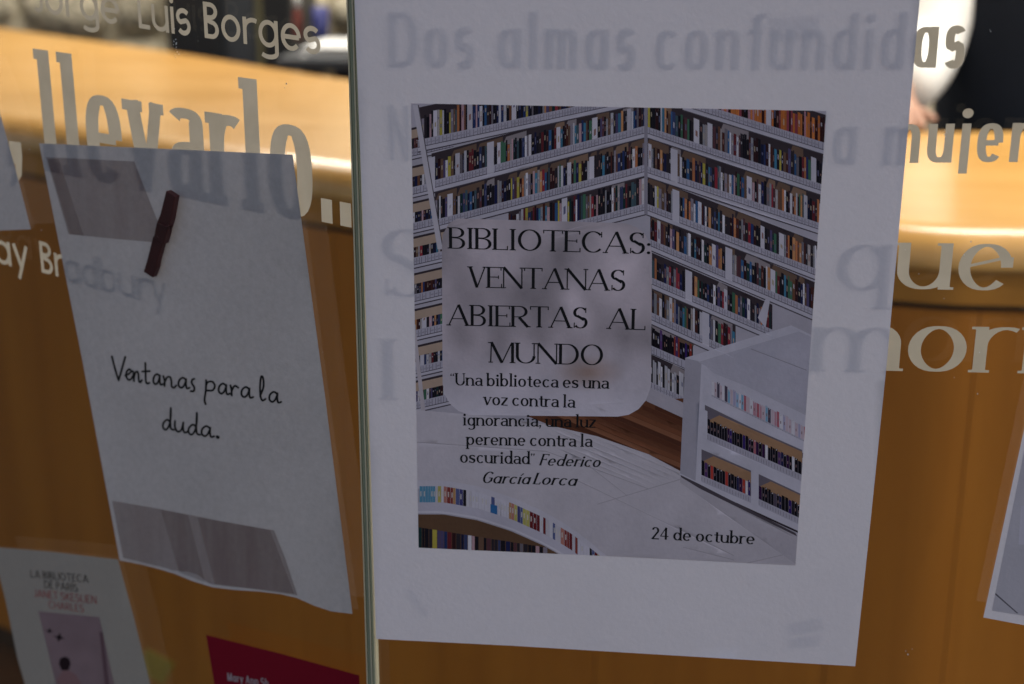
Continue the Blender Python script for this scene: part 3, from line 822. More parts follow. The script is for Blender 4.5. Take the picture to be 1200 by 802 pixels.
# white bookcase at the right
LY.append(([(803, 419), (927, 381), (972, 402), (972, 640), (932, 623), (797, 556)], c_(214, 211, 219)))
LY.append(([(803, 419), (822, 424), (815, 563), (797, 554)], c_(186, 182, 190)))
q4((818, 424), (936, 388), (972, 404), (972, 500), c_(198, 195, 203)); LY.append(([(822, 424), (936, 388), (972, 404), (972, 490), (836, 437)], c_(200, 197, 206)))
q4((880, 408), (945, 433), (945, 434), (880, 409), c_(165, 160, 168))
def block(x0, y0, x1, y1, bh, lh, pal, shade=True, tn=True):
    s_ = (y1 - y0) / (x1 - x0); Y = lambda x: y0 + s_ * (x - x0)
    if shade: q4((x0, Y(x0) - bh - 12), (x1, Y(x1) - bh - 12), (x1, Y(x1) + lh), (x0, Y(x0) + lh), c_(120, 112, 120))
    if tn: q4((x0 + 14, Y(x0 + 14) - bh - 10), (x1, Y(x1) - bh - 10), (x1, Y(x1) - bh + 3), (x0, Y(x0) - bh + 3), c_(176, 138, 104))
    x = x0
    while x < x1 - 1:
        w = min(rb.uniform(2.6, 4.2), x1 - x); col = rb.choice(pal); h = bh * rb.uniform(.86, 1.02)
        q4((x, Y(x) - h), (x + w * .86, Y(x + w) - h), (x + w * .86, Y(x + w)), (x, Y(x)), col)
        if rb.random() < .5: q4((x + .9, Y(x) - h + 1), (x + 2, Y(x) - h + 1), (x + 2, Y(x) - h + 2.5), (x + .9, Y(x) - h + 2.5), c_(205, 200, 205))
        if rb.random() < .5: q4((x + .8, Y(x) - h * .5), (x + 1.8, Y(x) - h * .5), (x + 1.8, Y(x) - h * .3), (x + .8, Y(x) - h * .3), c_(150, 120, 120))
        x += w
    q4((x0, Y(x0)), (x1, Y(x1)), (x1, Y(x1) + lh), (x0, Y(x0) + lh), c_(192, 188, 198))
    x = x0
    while x < x1 - 2: q4((x, Y(x) + 2), (x + .6, Y(x) + 2), (x + .6, Y(x) + lh - 1), (x, Y(x) + lh - 1), c_(150, 144, 154)); x += rb.uniform(2.6, 4)
block(834, 462, 944, 516, 18, 2, PASTEL, False, False)
LY.append(([(826, 474), (944, 532), (944, 538), (826, 480)], c_(120, 113, 120)))
block(829, 507, 940, 556, 17, 8, [PASTEL[3], PASTEL[7]] + DARKB)
block(822, 556, 880, 581, 18, 8, [c_(190, 70, 60), c_(225, 222, 226)] + DARKB)
block(889, 584, 938, 607, 17, 8, DARKB + PASTEL[5:6])
q4((818, 568), (936, 622), (936, 624.5), (818, 570), c_(60, 50, 56))
LY.append(([(797, 556), (818, 566), (932, 624), (936, 632), (800, 562)], c_(90, 82, 88)))
LY.append(([(797, 558), (820, 572), (932, 627), (975, 650), (932, 660), (797, 565)], lambda x, y: c_(200, 194, 198)))
# curved shelf at the bottom left
cur = [(482, 566), (520, 566), (560, 573), (600, 586), (640, 604), (670, 622), (700, 645), (725, 668)]
def cy_(x):
    for (xa, ya), (xb, yb) in zip(cur[:-1], cur[1:]):
        if x <= xb: return ya + (yb - ya) * (x - xa) / (xb - xa)
    return cur[-1][1]
def band(o0, o1, col, x0=482, x1=724):
    n_ = 16
    for k in range(n_):
        xa = x0 + (x1 - x0) * k / n_; xb = x0 + (x1 - x0) * (k + 1) / n_
        q4((xa, cy_(xa) + o0), (xb, cy_(xb) + o0), (xb, cy_(xb) + o1), (xa, cy_(xa) + o1), col)
band(-3, 100, c_(196, 191, 198)); band(-4, 6, c_(218, 214, 220))
BR_ = [c_(90, 160, 190), c_(200, 150, 90), c_(40, 36, 44), c_(150, 60, 50), c_(120, 30, 34), c_(200, 190, 90), c_(210, 205, 210), c_(70, 70, 130), c_(200, 130, 110), c_(90, 100, 150), c_(220, 217, 222)]
x = 492
while x < 716:
    w = rb.uniform(2.6, 4.4)
    pale = 553 < x < 574 or 580 < x < 595 or 676 < x < 690
    q4((x, cy_(x) + 3), (x + w * .92, cy_(x + w) + 3), (x + w * .92, cy_(x + w) + 22), (x, cy_(x) + 22), c_(222, 219, 226) if pale else dull(BR_[0] if x < 508 else rb.choice(BR_[1:])))
    if rb.random() < .5: q4((x + 1, cy_(x) + 9), (x + 2.2, cy_(x) + 9), (x + 2.2, cy_(x) + 15), (x + 1, cy_(x) + 15), c_(215, 210, 200))
    x += w
q4((575, 590), (583, 592), (583, 606), (575, 604), c_(60, 120, 175))
band(22, 32, c_(208, 204, 213)); band(32, 34.5, c_(225, 222, 228)); 
n_ = 14
for k in range(n_):
    xa = 482 + 180 * k / n_; xb = 482 + 180 * (k + 1) / n_
    q4((xa, cy_(xa) + 36), (xb, cy_(xb) + 36), (xb, 690), (xa, 690), c_(112, 84, 62))
x = 486
while x < 640:
    w = rb.uniform(3, 6); yb_ = 617 + (x - 490) * .16
    q4((x, yb_), (x + w * .9, yb_ + .5), (x + w * .9, 690), (x, 690), rb.choice(BOOKS)); x += w
# the blurred rounded box behind the title
RBX = [(536, 256), (728, 261)] + [(764 - 36 + 36 * math.sin(math.radians(a)), 297 - 36 * math.cos(math.radians(a))) for a in range(10, 91, 20)] + [(763, 450)] + [(724 + 38 * math.cos(math.radians(a)), 450 + 38 * math.sin(math.radians(a))) for a in range(10, 91, 20)] + [(560, 486)] + [(556 - 37 * math.sin(math.radians(a)), 449 + 37 * math.cos(math.radians(a))) for a in range(10, 91, 20)] + [(518, 290), (519, 275), (526, 262)]
def blur_col(x, y):
    n1 = noise.noise(Vector((x * .022, y * .017, 1.5))); n2 = noise.noise(Vector((x * .045, y * .03, 7)))
    k = .92 + .42 * n1 + .2 * n2; w = max(0, 1 - math.hypot((x - 690) / 45, (y - 436) / 22))
    g = min(1, max(0, (y - 400) / 90))
    r = [c * k * (1 - g) + d * g for c, d in zip(c_(216, 205, 208), c_(232, 227, 233))]
    t = c_(170, 130, 96); return tuple(r[i] * (1 - .7 * w) + t[i] * .7 * w for i in range(3))
LY.append((RBX, lambda x, y: blur_col(x, y)))
yy = 256
pic = sheet('printed_photograph', P1, PIC, M['ink_paper'], poster, .00075, HP, layers=LY, grid=5.0, tone=.08)

# ---- printed words of the poster
TO = .00086
disp = St(wv=.12, wh=.04, serif=.06, slabh=.03, w=.62, cw=.80, sp=.075, space=.36, thinr=.42, dot=.13)
def pt(text, s, p0, p1, h, unit='cap', mat='ink'):
    put_text('printed_line', text, s, P1, p0, p1, h, M[mat], poster, TO, HP, unit)
pt('BIBLIOTECAS:', disp, (526.5, 291), (762, 297.5), 24.8)
pt('VENTANAS', disp, (549.5, 336.5), (732.6, 340.6), 24.5)
pt('ABIERTAS', disp, (525.6, 381), (688.6, 384.6), 24.5); pt('AL', disp, (712.8, 385), (756, 386.5), 24.5)
pt('MUNDO', disp, (574.5, 424.5), (706.5, 427.8), 24)
txt = St(wv=.15, wh=.065, serif=.06, slabh=.055, w=.60, xh=.64, cap=.98, asc=1.05, desc=.33, cw=.72, sp=.085, space=.26, thinr=.5, dot=.15)
pt('“Una biblioteca es una', txt, (528, 451), (713.4, 455.3), 9.4, 'x')
pt('voz contra la', txt, (567, 474), (673.8, 477.6), 9.4, 'x')
pt('ignorancia, una luz', txt, (543, 498), (698, 501), 9.4, 'x')
pt('perenne contra la', txt, (547, 520.7), (694, 523.5), 9.4, 'x')
pt('oscuridad”', txt, (539.5, 541.5), (627, 543.8), 9.4, 'x')
ita = St(wv=.14, wh=.06, w=.56, xh=.62, cap=1.0, asc=1.05, desc=.34, cw=.66, sp=.09, space=.24, slant=.28, a1=True, thinr=.6, serif=.02, slabh=.04)
pt('Federico', ita, (632, 544.8), (702.5, 547.2), 13.5)
pt('García', ita, (564.5, 565.3), (620, 567), 13.5); pt('Lorca', ita, (624.5, 566.8), (674.5, 569), 13.5)
pt('24 de octubre', txt, (763.5, 631), (884, 637.4), 9.2, 'x')

# ---- the white note with handwriting
note = empty('note_sheet', P2.P(*P2.px(270, 700), .001)); tag(note, 'white note with handwritten line about doubt, taped on the left pane with brown tape', 'note')
NO = [(47, 168), (200, 174.5), (345, 181), (383, 468), (416, 717.6), (390, 715), (370, 709), (349, 700), (330, 695.5), (307, 692), (280, 689), (255, 685), (232, 678), (210, 670), (190, 665), (169, 660.6), (142, 656), (98, 421)]
_b = P2.px(280, 690)[1]
def HN(u, v): return wav(2, .0018)(u, v) + .004 * max(0, 1 - (v - _b) / .05) ** 2 * (.5 + .5 * math.sin(u * 38 + 1))
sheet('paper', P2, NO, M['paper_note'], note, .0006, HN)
sheet('tape', P2, [(55, 184), (159, 189), (178, 238), (197, 285), (130, 279), (82, 274)], M['tape'], note, .0008, HN)
sheet('tape', P2, [(133, 586), (190, 596), (256, 609), (322.5, 621), (336, 655), (350, 697), (307, 690), (255, 682), (200, 664), (146, 653)], M['tape'], note, .0008, HN)
sheet('tape_fold', P2, [(233, 605.5), (318, 621), (346, 695), (257, 681.5)], M['tape_thin'], note, .0010, HN)
sheet('tape_fold', P2, [(190, 597), (222, 603), (246, 679), (215, 668)], M['tape_thin'], note, .0010, HN)
sheet('tape_fold', P2, [(57, 186), (70, 186.5), (100, 276), (84, 274.5)], M['tape_thin'], note, .0010, HN)
# handwriting: pen strokes
def cr(pts, per=6):
    P_ = [Vector(p) for p in pts]; out = []
    for i in range(len(P_) - 1):
        p0, p1, p2, p3 = P_[max(i - 1, 0)], P_[i], P_[i + 1], P_[min(i + 2, len(P_) - 1)]
        for k in range(per):
            t = k / per; out.append(.5 * ((2 * p1) + (p2 - p0) * t + (2 * p0 - 5 * p1 + 4 * p2 - p3) * t * t + (3 * p1 - p0 - 3 * p2 + p3) * t ** 3))
    return out + [P_[-1]]
HW = {'V': [[(0, 2.15), (.2, 1.0), (.42, 0)], [(.42, 0), (.7, 1.1), (1.0, 2.3)]],
      'e': [[(.0, .35), (.5, .55), (.85, .85), (.6, 1.0), (.25, .75), (.15, .3), (.45, .0), (.8, .12), (1.1, .45)]],
      'n': [[(.05, .95), (.15, .5), (.12, .02)], [(.13, .3), (.35, .85), (.62, .95), (.72, .6), (.72, .15), (.9, .0), (1.1, .25)]],
      't': [[(.4, 1.9), (.38, 1.0), (.36, .25), (.5, 0), (.85, .1)], [(-.05, 1.05), (.4, 1.12), (.95, 1.2)]],
      'a': [[(.78, .85), (.5, .98), (.18, .65), (.12, .2), (.35, .02), (.62, .3), (.82, .85)], [(.82, .9), (.78, .4), (.85, .05), (1.1, .15)]],
      's': [[(.75, 1.15), (.45, 1.0), (.4, .7), (.7, .35), (.6, .0), (.2, -.05)]],
      'p': [[(.25, 1.1), (.2, .2), (.05, -.75), (.12, -1.15)], [(.2, .4), (.35, .9), (.75, 1.05), (.95, .7), (.75, .25), (.3, .15)]],
      'r': [[(.1, .95), (.2, .5), (.18, .02)], [(.18, .35), (.4, .8), (.65, .98), (.95, .85)]],
      'l': [[(.1, .4), (.6, 1.3), (.6, 2.1), (.35, 2.2), (.15, 1.3), (.15, .35), (.4, .0), (.8, .2)]],
      'd': [[(.78, .75), (.5, .95), (.12, .55), (.1, .12), (.35, .0), (.65, .4), (.85, 1.2), (.9, 2.1)], [(.9, 2.1), (.8, .9), (.82, .2), (1.1, .1)]],
      'u': [[(.1, .95), (.08, .35), (.3, .0), (.6, .25), (.78, .95)], [(.78, .95), (.74, .35), (.85, .03), (1.1, .15)]],
      '.': [[(.3, .08), (.42, .04)]]}
def hand(seq, up=(-.6, -12.6)):
    """seq: (char, x0, y baseline, x1) in photo pixels"""
    sp = St(); polys = []
    for ch, x0, yb, x1, sl_ in seq:
        for pl_ in HW[ch]:
            pts = [(x0 + (x1 - x0) * u + up[0] * v, yb + sl_ * (x1 - x0) * u + up[1] * v) for u, v in pl_]
            ps = cr(pts, 5); wd = 2.35 if ch != '.' else 3.8
            L_, R_2 = [], []
            for q in strip([(p.x, p.y) for p in ps], sp, wd): polys.append(q)
            for e in (ps[0], ps[-1]): polys.append([Vector((e.x + wd / 2 * math.cos(a * PI / 4), e.y + wd / 2 * math.sin(a * PI / 4))) for a in range(8)])
    vs, fs = union(polys)
    out = []
    for p in vs:
        u, v = P2.px(p.x, p.y, TO); out.append(P2.P(u, v, TO + HN(u, v)))
    link_mesh('handwriting', out, fs, M['marker'], note)
def zz(x, y): return (120 + x / 5, 400 + y / 5)
def hs(l): return [(c, 120 + x0 / 5, 400 + yb / 5, 120 + x1 / 5, .16) for c, x0, yb, x1 in l]
hand(hs([('V', 70, 222, 148), ('e', 142, 221, 184), ('n', 186, 232, 234), ('t', 246, 242, 290), ('a', 300, 248, 356), ('n', 362, 261, 432), ('a', 446, 268, 512), ('s', 515, 285, 560)]))
hand(hs([('p', 600, 292, 672), ('a', 682, 302, 748), ('r', 755, 315, 808), ('a', 815, 322, 884), ('l', 928, 342, 972), ('a', 978, 350, 1048)]))
hand(hs([('d', 358, 512, 420), ('u', 428, 524, 500), ('d', 508, 540, 574), ('a', 582, 550, 656), ('.', 668, 560, 712)]))

# ---- clothes peg on the note
PG = empty('clothes_peg', P2.P(*P2.px(190, 275), .006)); tag(PG, 'small dark red wooden clothes peg clipped on the handwritten note', 'clothes peg')
def prism(name, px_poly, o0, o1, mat, parent):
    n_ = len(px_poly); uv = [P2.px(x, y, (o0 + o1) / 2) for x, y in px_poly]
    vs = [P2.P(u, v, o0) for u, v in uv] + [P2.P(u, v, o1) for u, v in uv]
    fs = [list(range(n_)), list(range(n_, 2 * n_))[::-1]] + [[i, (i + 1) % n_, (i + 1) % n_ + n_, i + n_] for i in range(n_)]
    o = link_mesh(name, vs, fs, mat, parent)
    bm = bmesh.new(); bm.from_mesh(o.data); bmesh.ops.recalc_face_normals(bm, faces=bm.faces)
    bmesh.ops.bevel(bm, geom=bm.edges[:], offset=.0004, segments=1, affect='EDGES'); bm.to_mesh(o.data); bm.free(); return o
prism('peg_leg', [(197.5, 223), (208, 230), (203, 258), (197.5, 275), (194.5, 286), (183, 277.5), (186, 262), (190.5, 251)], .0055, .0105, M['peg'], PG)
prism('peg_leg', [(182, 276), (193, 284), (187, 306), (186, 313), (181.4, 325), (170.7, 318), (175, 304)], .004, .0085, M['peg'], PG)
def tube(name, pts, r, mat, parent, seg=8, closed=False):
    bm = bmesh.new(); rings = []
    P_ = [Vector(p) for p in pts]
    for i, p in enumerate(P_):
        d = (P_[min(i + 1, len(P_) - 1)] - P_[max(i - 1, 0)]).normalized(); a = d.orthogonal().normalized(); b = d.cross(a)
        if i and (a.dot(pa) < 0): pass
        pa = a
        rr = r[i] if isinstance(r, (list, tuple)) else r
        rings.append([bm.verts.new(p + (a * math.cos(2 * PI * k / seg) + b * math.sin(2 * PI * k / seg)) * rr) for k in range(seg)])
    for A_, B_ in zip(rings[:-1], rings[1:]):
        off_ = min(range(seg), key=lambda o: (A_[0].co - B_[o].co).length)
        for k in range(seg): bm.faces.new([A_[k], A_[(k + 1) % seg], B_[(k + 1 + off_) % seg], B_[(k + off_) % seg]])
    bm.faces.new(rings[0][::-1]); bm.faces.new(rings[-1]); bmesh.ops.recalc_face_normals(bm, faces=bm.faces)
    return bm_obj(name, bm, mat, parent, True)
tube('spring', [P2.P(*P2.px(x, y, o), o) for x, y, o in ((186, 262, .0112), (195, 266, .0116), (201, 264, .009), (200.5, 272, .006), (197, 284, .005), (192, 286, .007), (184, 277, .0112))], .0005, M['peg'], PG)

# ---- sheet with a book cover, bottom left
cov = empty('cover_sheet', P2.P(*P2.px(90, 860), .001)); tag(cov, 'white sheet printed with a book cover, black and red title above a mauve picture', 'notice')
HC = wav(4, .0014)
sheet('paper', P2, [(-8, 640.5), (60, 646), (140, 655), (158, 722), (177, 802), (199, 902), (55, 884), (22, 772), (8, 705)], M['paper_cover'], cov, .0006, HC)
def cov_col(x, y):
    g = (x - 60) / 90; k = .9 + .12 * noise.noise(Vector((x * .05, y * .05, 2))) - .28 * max(0, g - .45) * (1 if y < 760 else .4)
    return tuple(c * k for c in c_(166, 142, 142))
sheet('printed_picture', P2, [(46, 716), (118, 722.5), (135, 802), (152, 872), (82, 862), (64, 790)], M['ink_opaque'], cov, .00075, HC, grid=5,
      layers=[([(30, 700), (170, 700), (170, 900), (30, 900)], cov_col),
              ([(118, 740), (122, 740), (136, 860), (130, 860)], c_(120, 94, 98)),
              ([(72, 771), (77, 769), (82, 771), (84, 777), (82, 784), (78, 788), (73, 784), (70, 777)], c_(48, 34, 38)),
              ([(75, 785), (81, 785), (90, 790), (96, 800), (100, 830), (70, 830), (68, 796)], c_(160, 124, 122)),
              ([(53, 737), (57, 738.5), (60, 735.5), (60.5, 738.5), (64, 739.5), (60, 740.5), (58.5, 742), (57.5, 740)], c_(44, 32, 36)),
              ([(63, 744), (68, 745.5), (72, 741), (72.5, 745.5), (77, 748), (72, 748.5), (69.5, 752), (68.5, 748)], c_(44, 32, 36))])
sns = St(wv=.10, wh=.085, w=.6, cw=.66, sp=.13, space=.25, thinr=1.0)
def ct(text, p0, p1, h, mat): put_text('printed_line', text, sns, P2, p0, p1, h, M[mat], cov, TO, HC, 'cap')
ct('LA BIBLIOTECA', (37.5, 676.5), (105.5, 682.5), 8.6, 'ink'); ct('DE PARÍS', (53.5, 688.5), (93, 693), 8.4, 'ink')
ct('JANET SKESLIEN', (41.5, 699), (115, 707), 8.6, 'ink_red'); ct('CHARLES', (58.5, 712.3), (100, 717), 8.4, 'ink_red')
# ---- dark red card
red = empty('red_card', P2.P(*P2.px(340, 850), .001)); tag(red, 'dark red card with small white lettering at the foot of the left pane', 'notice')
HR = wav(5, .0010)
sheet('card', P2, [(242.5, 743.5), (330, 765.5), (422, 791), (424, 880), (260, 850)], M['red_card'], red, .0006, HR)
put_text('printed_line', 'Mary Ann Sh', St(wv=.17, wh=.13, w=.5, cw=.55, n=2.5, sp=.1, space=.24, a1=True), P2, (267.7, 797), (316, 804.5), 9, M['ink_white'], red, TO, HR, 'cap')
# ---- sheets cut by the frame
fl = empty('paper_sheet', P2.P(*P2.px(-20, 268), .001)); tag(fl, 'blank white sheet cut off by the left edge of the picture', 'notice', 'blank sheets stuck on the glass')
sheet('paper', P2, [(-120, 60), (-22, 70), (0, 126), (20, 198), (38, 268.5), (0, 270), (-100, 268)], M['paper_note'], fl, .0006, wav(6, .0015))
fr = empty('paper_sheet', P1.P(*P1.px(1190, 740), .001)); tag(fr, 'grey printed sheet with white border cut off by the right edge of the picture', 'notice', 'blank sheets stuck on the glass')
HF = wav(8, .0015)
sheet('paper', P1, [(1200, 500), (1215, 432), (1400, 450), (1370, 762), (1200, 732), (1152, 723)], M['paper'], fr, .0006, HF)
sheet('printed_picture', P1, [(1200, 526), (1216, 450), (1380, 466), (1352, 740), (1200, 721), (1162, 715)], M['ink_paper'], fr, .00075, HF, grid=10,
      layers=[([(1100, 420), (1420, 420), (1420, 780), (1100, 780)], lambda x, y: tuple(k * (1 + .1 * noise.noise(Vector((x * .03, y * .03, 4)))) for k in c_(206, 204, 208))),
              ([(1196, 592), (1240, 590), (1240, 640), (1193, 637)], c_(216, 214, 222)), ([(1166, 694), (1193, 718), (1191, 718), (1165, 695.5)], c_(110, 106, 112))])

# ================================================================== BEHIND THE COUNTER
def back_box(name, x0, x1, ytop, y, z0, ztop, depth, mat, parent, bev=.006):
    a, b = hity(x0, ytop, y), hity(x1, ytop, y)
    return box(name, a.x, b.x, y, y + depth, z0, ztop, M[mat], parent, bev)
cb = empty('black_cabinet', (hity(225, 40, 4.15).x, 4.15, 0)); tag(cb, 'tall black cabinet in front of the rubble wall', 'cabinet')
back_box('cabinet_body', 195, 258, 30, 4.15, 0, 1.95, .3, 'black', cb); back_box('cabinet_door', 198, 255, 30, 4.13, .1, 1.92, .018, 'black', cb)
cg = empty('grey_cabinet', (hity(300, 40, 4.2).x, 4.2, 0)); tag(cg, 'dark grey cabinet with a narrow olive strip beside the black cabinet', 'cabinet')
back_box('cabinet_body', 259, 343, 30, 4.2, 0, 1.9, .3, 'grey', cg); back_box('cabinet_door', 261, 299, 30, 4.18, .1, 1.86, .018, 'grey', cg); back_box('cabinet_door', 307, 341, 30, 4.18, .1, 1.86, .018, 'black', cg)
M['olive'] = plain('olive_plastic', (.12, .105, .05), .6)
back_box('door_strip', 299.5, 306.5, 30, 4.175, .1, 1.86, .015, 'olive', cg)
# low desk behind the counter with papers and a pen cup
dk = empty('desk', (hity(380, 80, 3.6).x, 3.6, 0)); tag(dk, 'low dark grey desk behind the wooden counter', 'desk')
dx0, dx1 = hity(336, 80, 3.55).x, hity(430, 80, 3.55).x
box('desk_top', dx0, dx1 + .4, 3.45, 3.95, ZT - .04, ZT - .015, M['grey'], dk, .004)
for sx in (dx0 + .05, dx1 + .4):
    for sy in (3.5, 3.85): box('leg', sx, sx + .05, sy, sy + .05, 0, ZT - .0405, M['grey'], dk)
pp_ = empty('paper_stack', (hity(390, 80, 3.5).x, 3.5, ZT - .015)); tag(pp_, 'stack of white papers on the desk behind the counter', 'papers')
g0 = hity(350, 80, 3.5).x
for k in range(6):
    box('sheet', g0 + .02 + rb.uniform(-.012, .012), g0 + .26 + rb.uniform(-.01, .01), 3.47 + rb.uniform(0, .02), 3.68, ZT - .0145 + k * .004, ZT - .0145 + k * .004 + .0038, M['whitep'], pp_)
cu = empty('pen_cup', (hity(377, 50, 3.8).x, 3.8, ZT - .015)); tag(cu, 'blue cup on the desk with a red and a white pen standing beside it', 'cup')
def lathe(name, prof, c, mat, parent, seg=20):
    bm = bmesh.new(); rings = []
    for r, z_ in prof: rings.append([bm.verts.new((c[0] + r * math.cos(2 * PI * k / seg), c[1] + r * math.sin(2 * PI * k / seg), c[2] + z_)) for k in range(seg)])
    for A_, B_ in zip(rings[:-1], rings[1:]):
        for k in range(seg): bm.faces.new([A_[k], A_[(k + 1) % seg], B_[(k + 1) % seg], B_[k]])
    bm.faces.new(rings[0][::-1]); bm.faces.new(rings[-1])
    bmesh.ops.recalc_face_normals(bm, faces=bm.faces); return bm_obj(name, bm, mat, parent, True)
c0 = (cu.location.x, 3.8, ZT - .0149)
lathe('cup_body', [(.016, 0), (.019, .02), (.021, .09), (.018, .09), (.016, .01)], c0, M['bluep'], cu)
bo = empty('bottle', (hity(350, 50, 3.85).x, 3.85, ZT - .015)); tag(bo, 'small red bottle with white cap standing left of the blue cup', 'bottle')
c1 = (bo.location.x, 3.85, ZT - .0149)
lathe('bottle_body', [(.009, 0), (.011, .01), (.011, .065), (.006, .08), (.006, .085)], c1, M['redp'], bo); lathe('bottle_cap', [(.008, .086), (.008, .11), (.006, .114)], c1, M['whitep'], bo)

# yellow leaflet standing on the floor in front of the counter, seen low at the left
ly = hity(186, 778, 1.95)
lf = empty('yellow_leaflet', ly); tag(lf, 'yellow leaflet in front of the counter panel low at the left', 'leaflet')
bm = bmesh.new(); box_bm(bm, -.028, .022, -.001, .001, -.03, .014); bmesh.ops.transform(bm, matrix=Matrix.Translation(ly) @ Matrix.Rotation(.5, 4, 'Y'), verts=bm.verts); bm_obj('leaflet_sheet', bm, M['yellow'], lf)

# ---- the person behind the counter
def skin_mesh(name, joints, bones, mat, parent, sub=2):
    me = bpy.data.meshes.new(name); keys = list(joints); ix = {k: i for i, k in enumerate(keys)}
    me.from_pydata([joints[k][0] for k in keys], [(ix[a], ix[b]) for a, b in bones], []); me.update()
    o = bpy.data.objects.new(name, me); COL.objects.link(o)
    md = o.modifiers.new('skin', 'SKIN'); md.use_smooth_shade = True
    me.skin_vertices.new() if not me.skin_vertices else None
    for i, k in enumerate(keys):
        r = joints[k][1]; me.skin_vertices[0].data[i].radius = r if isinstance(r, tuple) else (r, r)
    me.skin_vertices[0].data[0].use_root = True
    sb = o.modifiers.new('sub', 'SUBSURF'); sb.levels = sub; sb.render_levels = sub
    dg = bpy.context.evaluated_depsgraph_get(); m2 = bpy.data.meshes.new_from_object(o.evaluated_get(dg)); o.modifiers.clear(); o.data = m2
    m2.materials.clear(); m2.materials.append(mat); m2.polygons.foreach_set('use_smooth', [True] * len(m2.polygons))
    return adopt(o, parent)
PY = 2.86
px0 = hity(1222, 80, PY).x
pr = empty('person', (px0, PY, 0)); tag(pr, 'person in white sleeves and dark navy waistcoat resting a hand on the counter', 'person')
hd = hity(1050, 138, 2.56)
V_ = Vector
J = {'pelvis': (V_((px0, PY, .95)), (.15, .11)), 'waist': (V_((px0, PY, 1.12)), (.14, .10)), 'chest': (V_((px0, PY, 1.33)), (.16, .11)), 'neck0': (V_((px0, PY, 1.47)), (.07, .07)), 'neck': (V_((px0, PY - .01, 1.55)), .052),
     'head0': (V_((px0, PY - .03, 1.62)), (.072, .08)), 'head': (V_((px0, PY - .03, 1.71)), (.08, .095)), 'crown': (V_((px0, PY - .01, 1.78)), (.06, .07)),
     'shR': (V_((px0 - .19, PY, 1.42)), .055), 'elR': (V_((px0 - .235, PY - .10, 1.17)), .043), 'wrR': (V_((hd.x, 2.60, ZT + .045)), .03), 'haR': (V_((hd.x, 2.54, ZT + .027)), (.035, .018)),
     'shL': (V_((px0 + .19, PY, 1.42)), .055), 'elL': (V_((px0 + .25, PY + .02, 1.14)), .043), 'wrL': (V_((px0 + .24, PY - .12, .93)), .03), 'haL': (V_((px0 + .24, PY - .16, .85)), (.018, .035)),
     'hipR': (V_((px0 - .1, PY, .88)), .09), 'knR': (V_((px0 - .11, PY - .01, .5)), .06), 'anR': (V_((px0 - .11, PY + .02, .09)), .042), 'toR': (V_((px0 - .12, PY - .14, .035)), (.04, .03)),
     'hipL': (V_((px0 + .1, PY, .88)), .09), 'knL': (V_((px0 + .11, PY - .01, .5)), .06), 'anL': (V_((px0 + .11, PY + .02, .09)), .042), 'toL': (V_((px0 + .12, PY - .14, .035)), (.04, .03))}
for k in range(4):
    o_ = (-.022, -.008, .008, .022)[k]; ln = (.055, .068, .065, .05)[k]
    J['f%da' % k] = (V_((hd.x + o_, 2.512, ZT + .022)), .0095); J['f%db' % k] = (V_((hd.x + o_ * 1.2, 2.512 - ln * .55, ZT + .018)), .0085); J['f%dc' % k] = (V_((hd.x + o_ * 1.25, 2.512 - ln, ZT + .008)), .007)
J['tha'] = (V_((hd.x + .04, 2.545, ZT + .02)), .010); J['thb'] = (V_((hd.x + .058, 2.515, ZT + .011)), .0085)
B_ = [('pelvis', 'waist'), ('waist', 'chest'), ('chest', 'neck0'), ('neck0', 'neck'), ('neck', 'head0'), ('head0', 'head'), ('head', 'crown'), ('chest', 'shR'), ('shR', 'elR'), ('elR', 'wrR'), ('wrR', 'haR'), ('chest', 'shL'), ('shL', 'elL'), ('elL', 'wrL'), ('wrL', 'haL'),
      ('pelvis', 'hipR'), ('hipR', 'knR'), ('knR', 'anR'), ('anR', 'toR'), ('pelvis', 'hipL'), ('hipL', 'knL'), ('knL', 'anL'), ('anL', 'toL')]
for k in range(4): B_ += [('haR', 'f%da' % k), ('f%da' % k, 'f%db' % k), ('f%db' % k, 'f%dc' % k)]
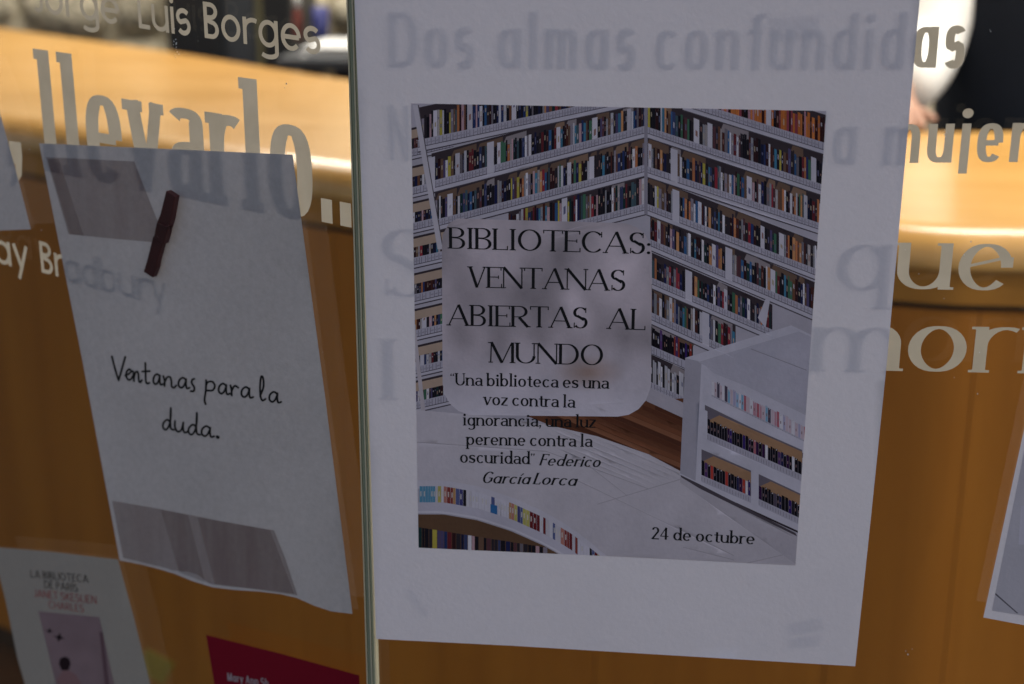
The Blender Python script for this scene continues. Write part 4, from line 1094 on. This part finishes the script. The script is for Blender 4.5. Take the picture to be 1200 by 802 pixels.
B_ += [('haR', 'tha'), ('tha', 'thb')]
skin_mesh('body', J, B_, M['skin'], pr)
def cl(keys, bones, grow, name, mat):
    jj = {}
    for k in keys:
        r = J[k][1]; r = r if isinstance(r, tuple) else (r, r); jj[k] = (J[k][0], (r[0] + grow, r[1] + grow))
    return skin_mesh(name, jj, bones, mat, pr)
wr2 = J['elR'][0].lerp(J['wrR'][0], 1.0); J['cuR'] = (wr2, .036); J['cuL'] = (J['elL'][0].lerp(J['wrL'][0], .9), .034)
cl(['waist', 'chest', 'neck0', 'shR', 'elR', 'cuR', 'shL', 'elL', 'cuL'], [('waist', 'chest'), ('chest', 'neck0'), ('chest', 'shR'), ('shR', 'elR'), ('elR', 'cuR'), ('chest', 'shL'), ('shL', 'elL'), ('elL', 'cuL')], .03, 'shirt', M['shirt'])
J['vtop'] = (V_((px0, PY, 1.44)), (.10, .08)); J['vbot'] = (V_((px0, PY, .9)), (.17, .12))
cl(['vbot', 'waist', 'chest', 'vtop'], [('vbot', 'waist'), ('waist', 'chest'), ('chest', 'vtop')], .062, 'waistcoat', M['navy'])
cl(['pelvis', 'hipR', 'knR', 'anR', 'hipL', 'knL', 'anL'], [('pelvis', 'hipR'), ('hipR', 'knR'), ('knR', 'anR'), ('pelvis', 'hipL'), ('hipL', 'knL'), ('knL', 'anL')], .02, 'trousers', M['navy'])
bm = bmesh.new(); bmesh.ops.create_uvsphere(bm, u_segments=20, v_segments=12, radius=1)
for v in bm.verts:
    v.co = Vector((px0, PY + .012, 1.735)) + Vector((v.co.x * .094, v.co.y * .105, v.co.z * .095))
bmesh.ops.delete(bm, geom=[v for v in bm.verts if v.co.z < 1.70 and v.co.y < PY - .01], context='VERTS'); bm_obj('hair', bm, M['hair'], pr, True)
for sx in (-.028, .028):
    bm = bmesh.new(); bmesh.ops.create_uvsphere(bm, u_segments=10, v_segments=8, radius=.011); bmesh.ops.translate(bm, vec=Vector((px0 + sx, PY - .118, 1.685)), verts=bm.verts); bm_obj('eye', bm, M['black'], pr, True)
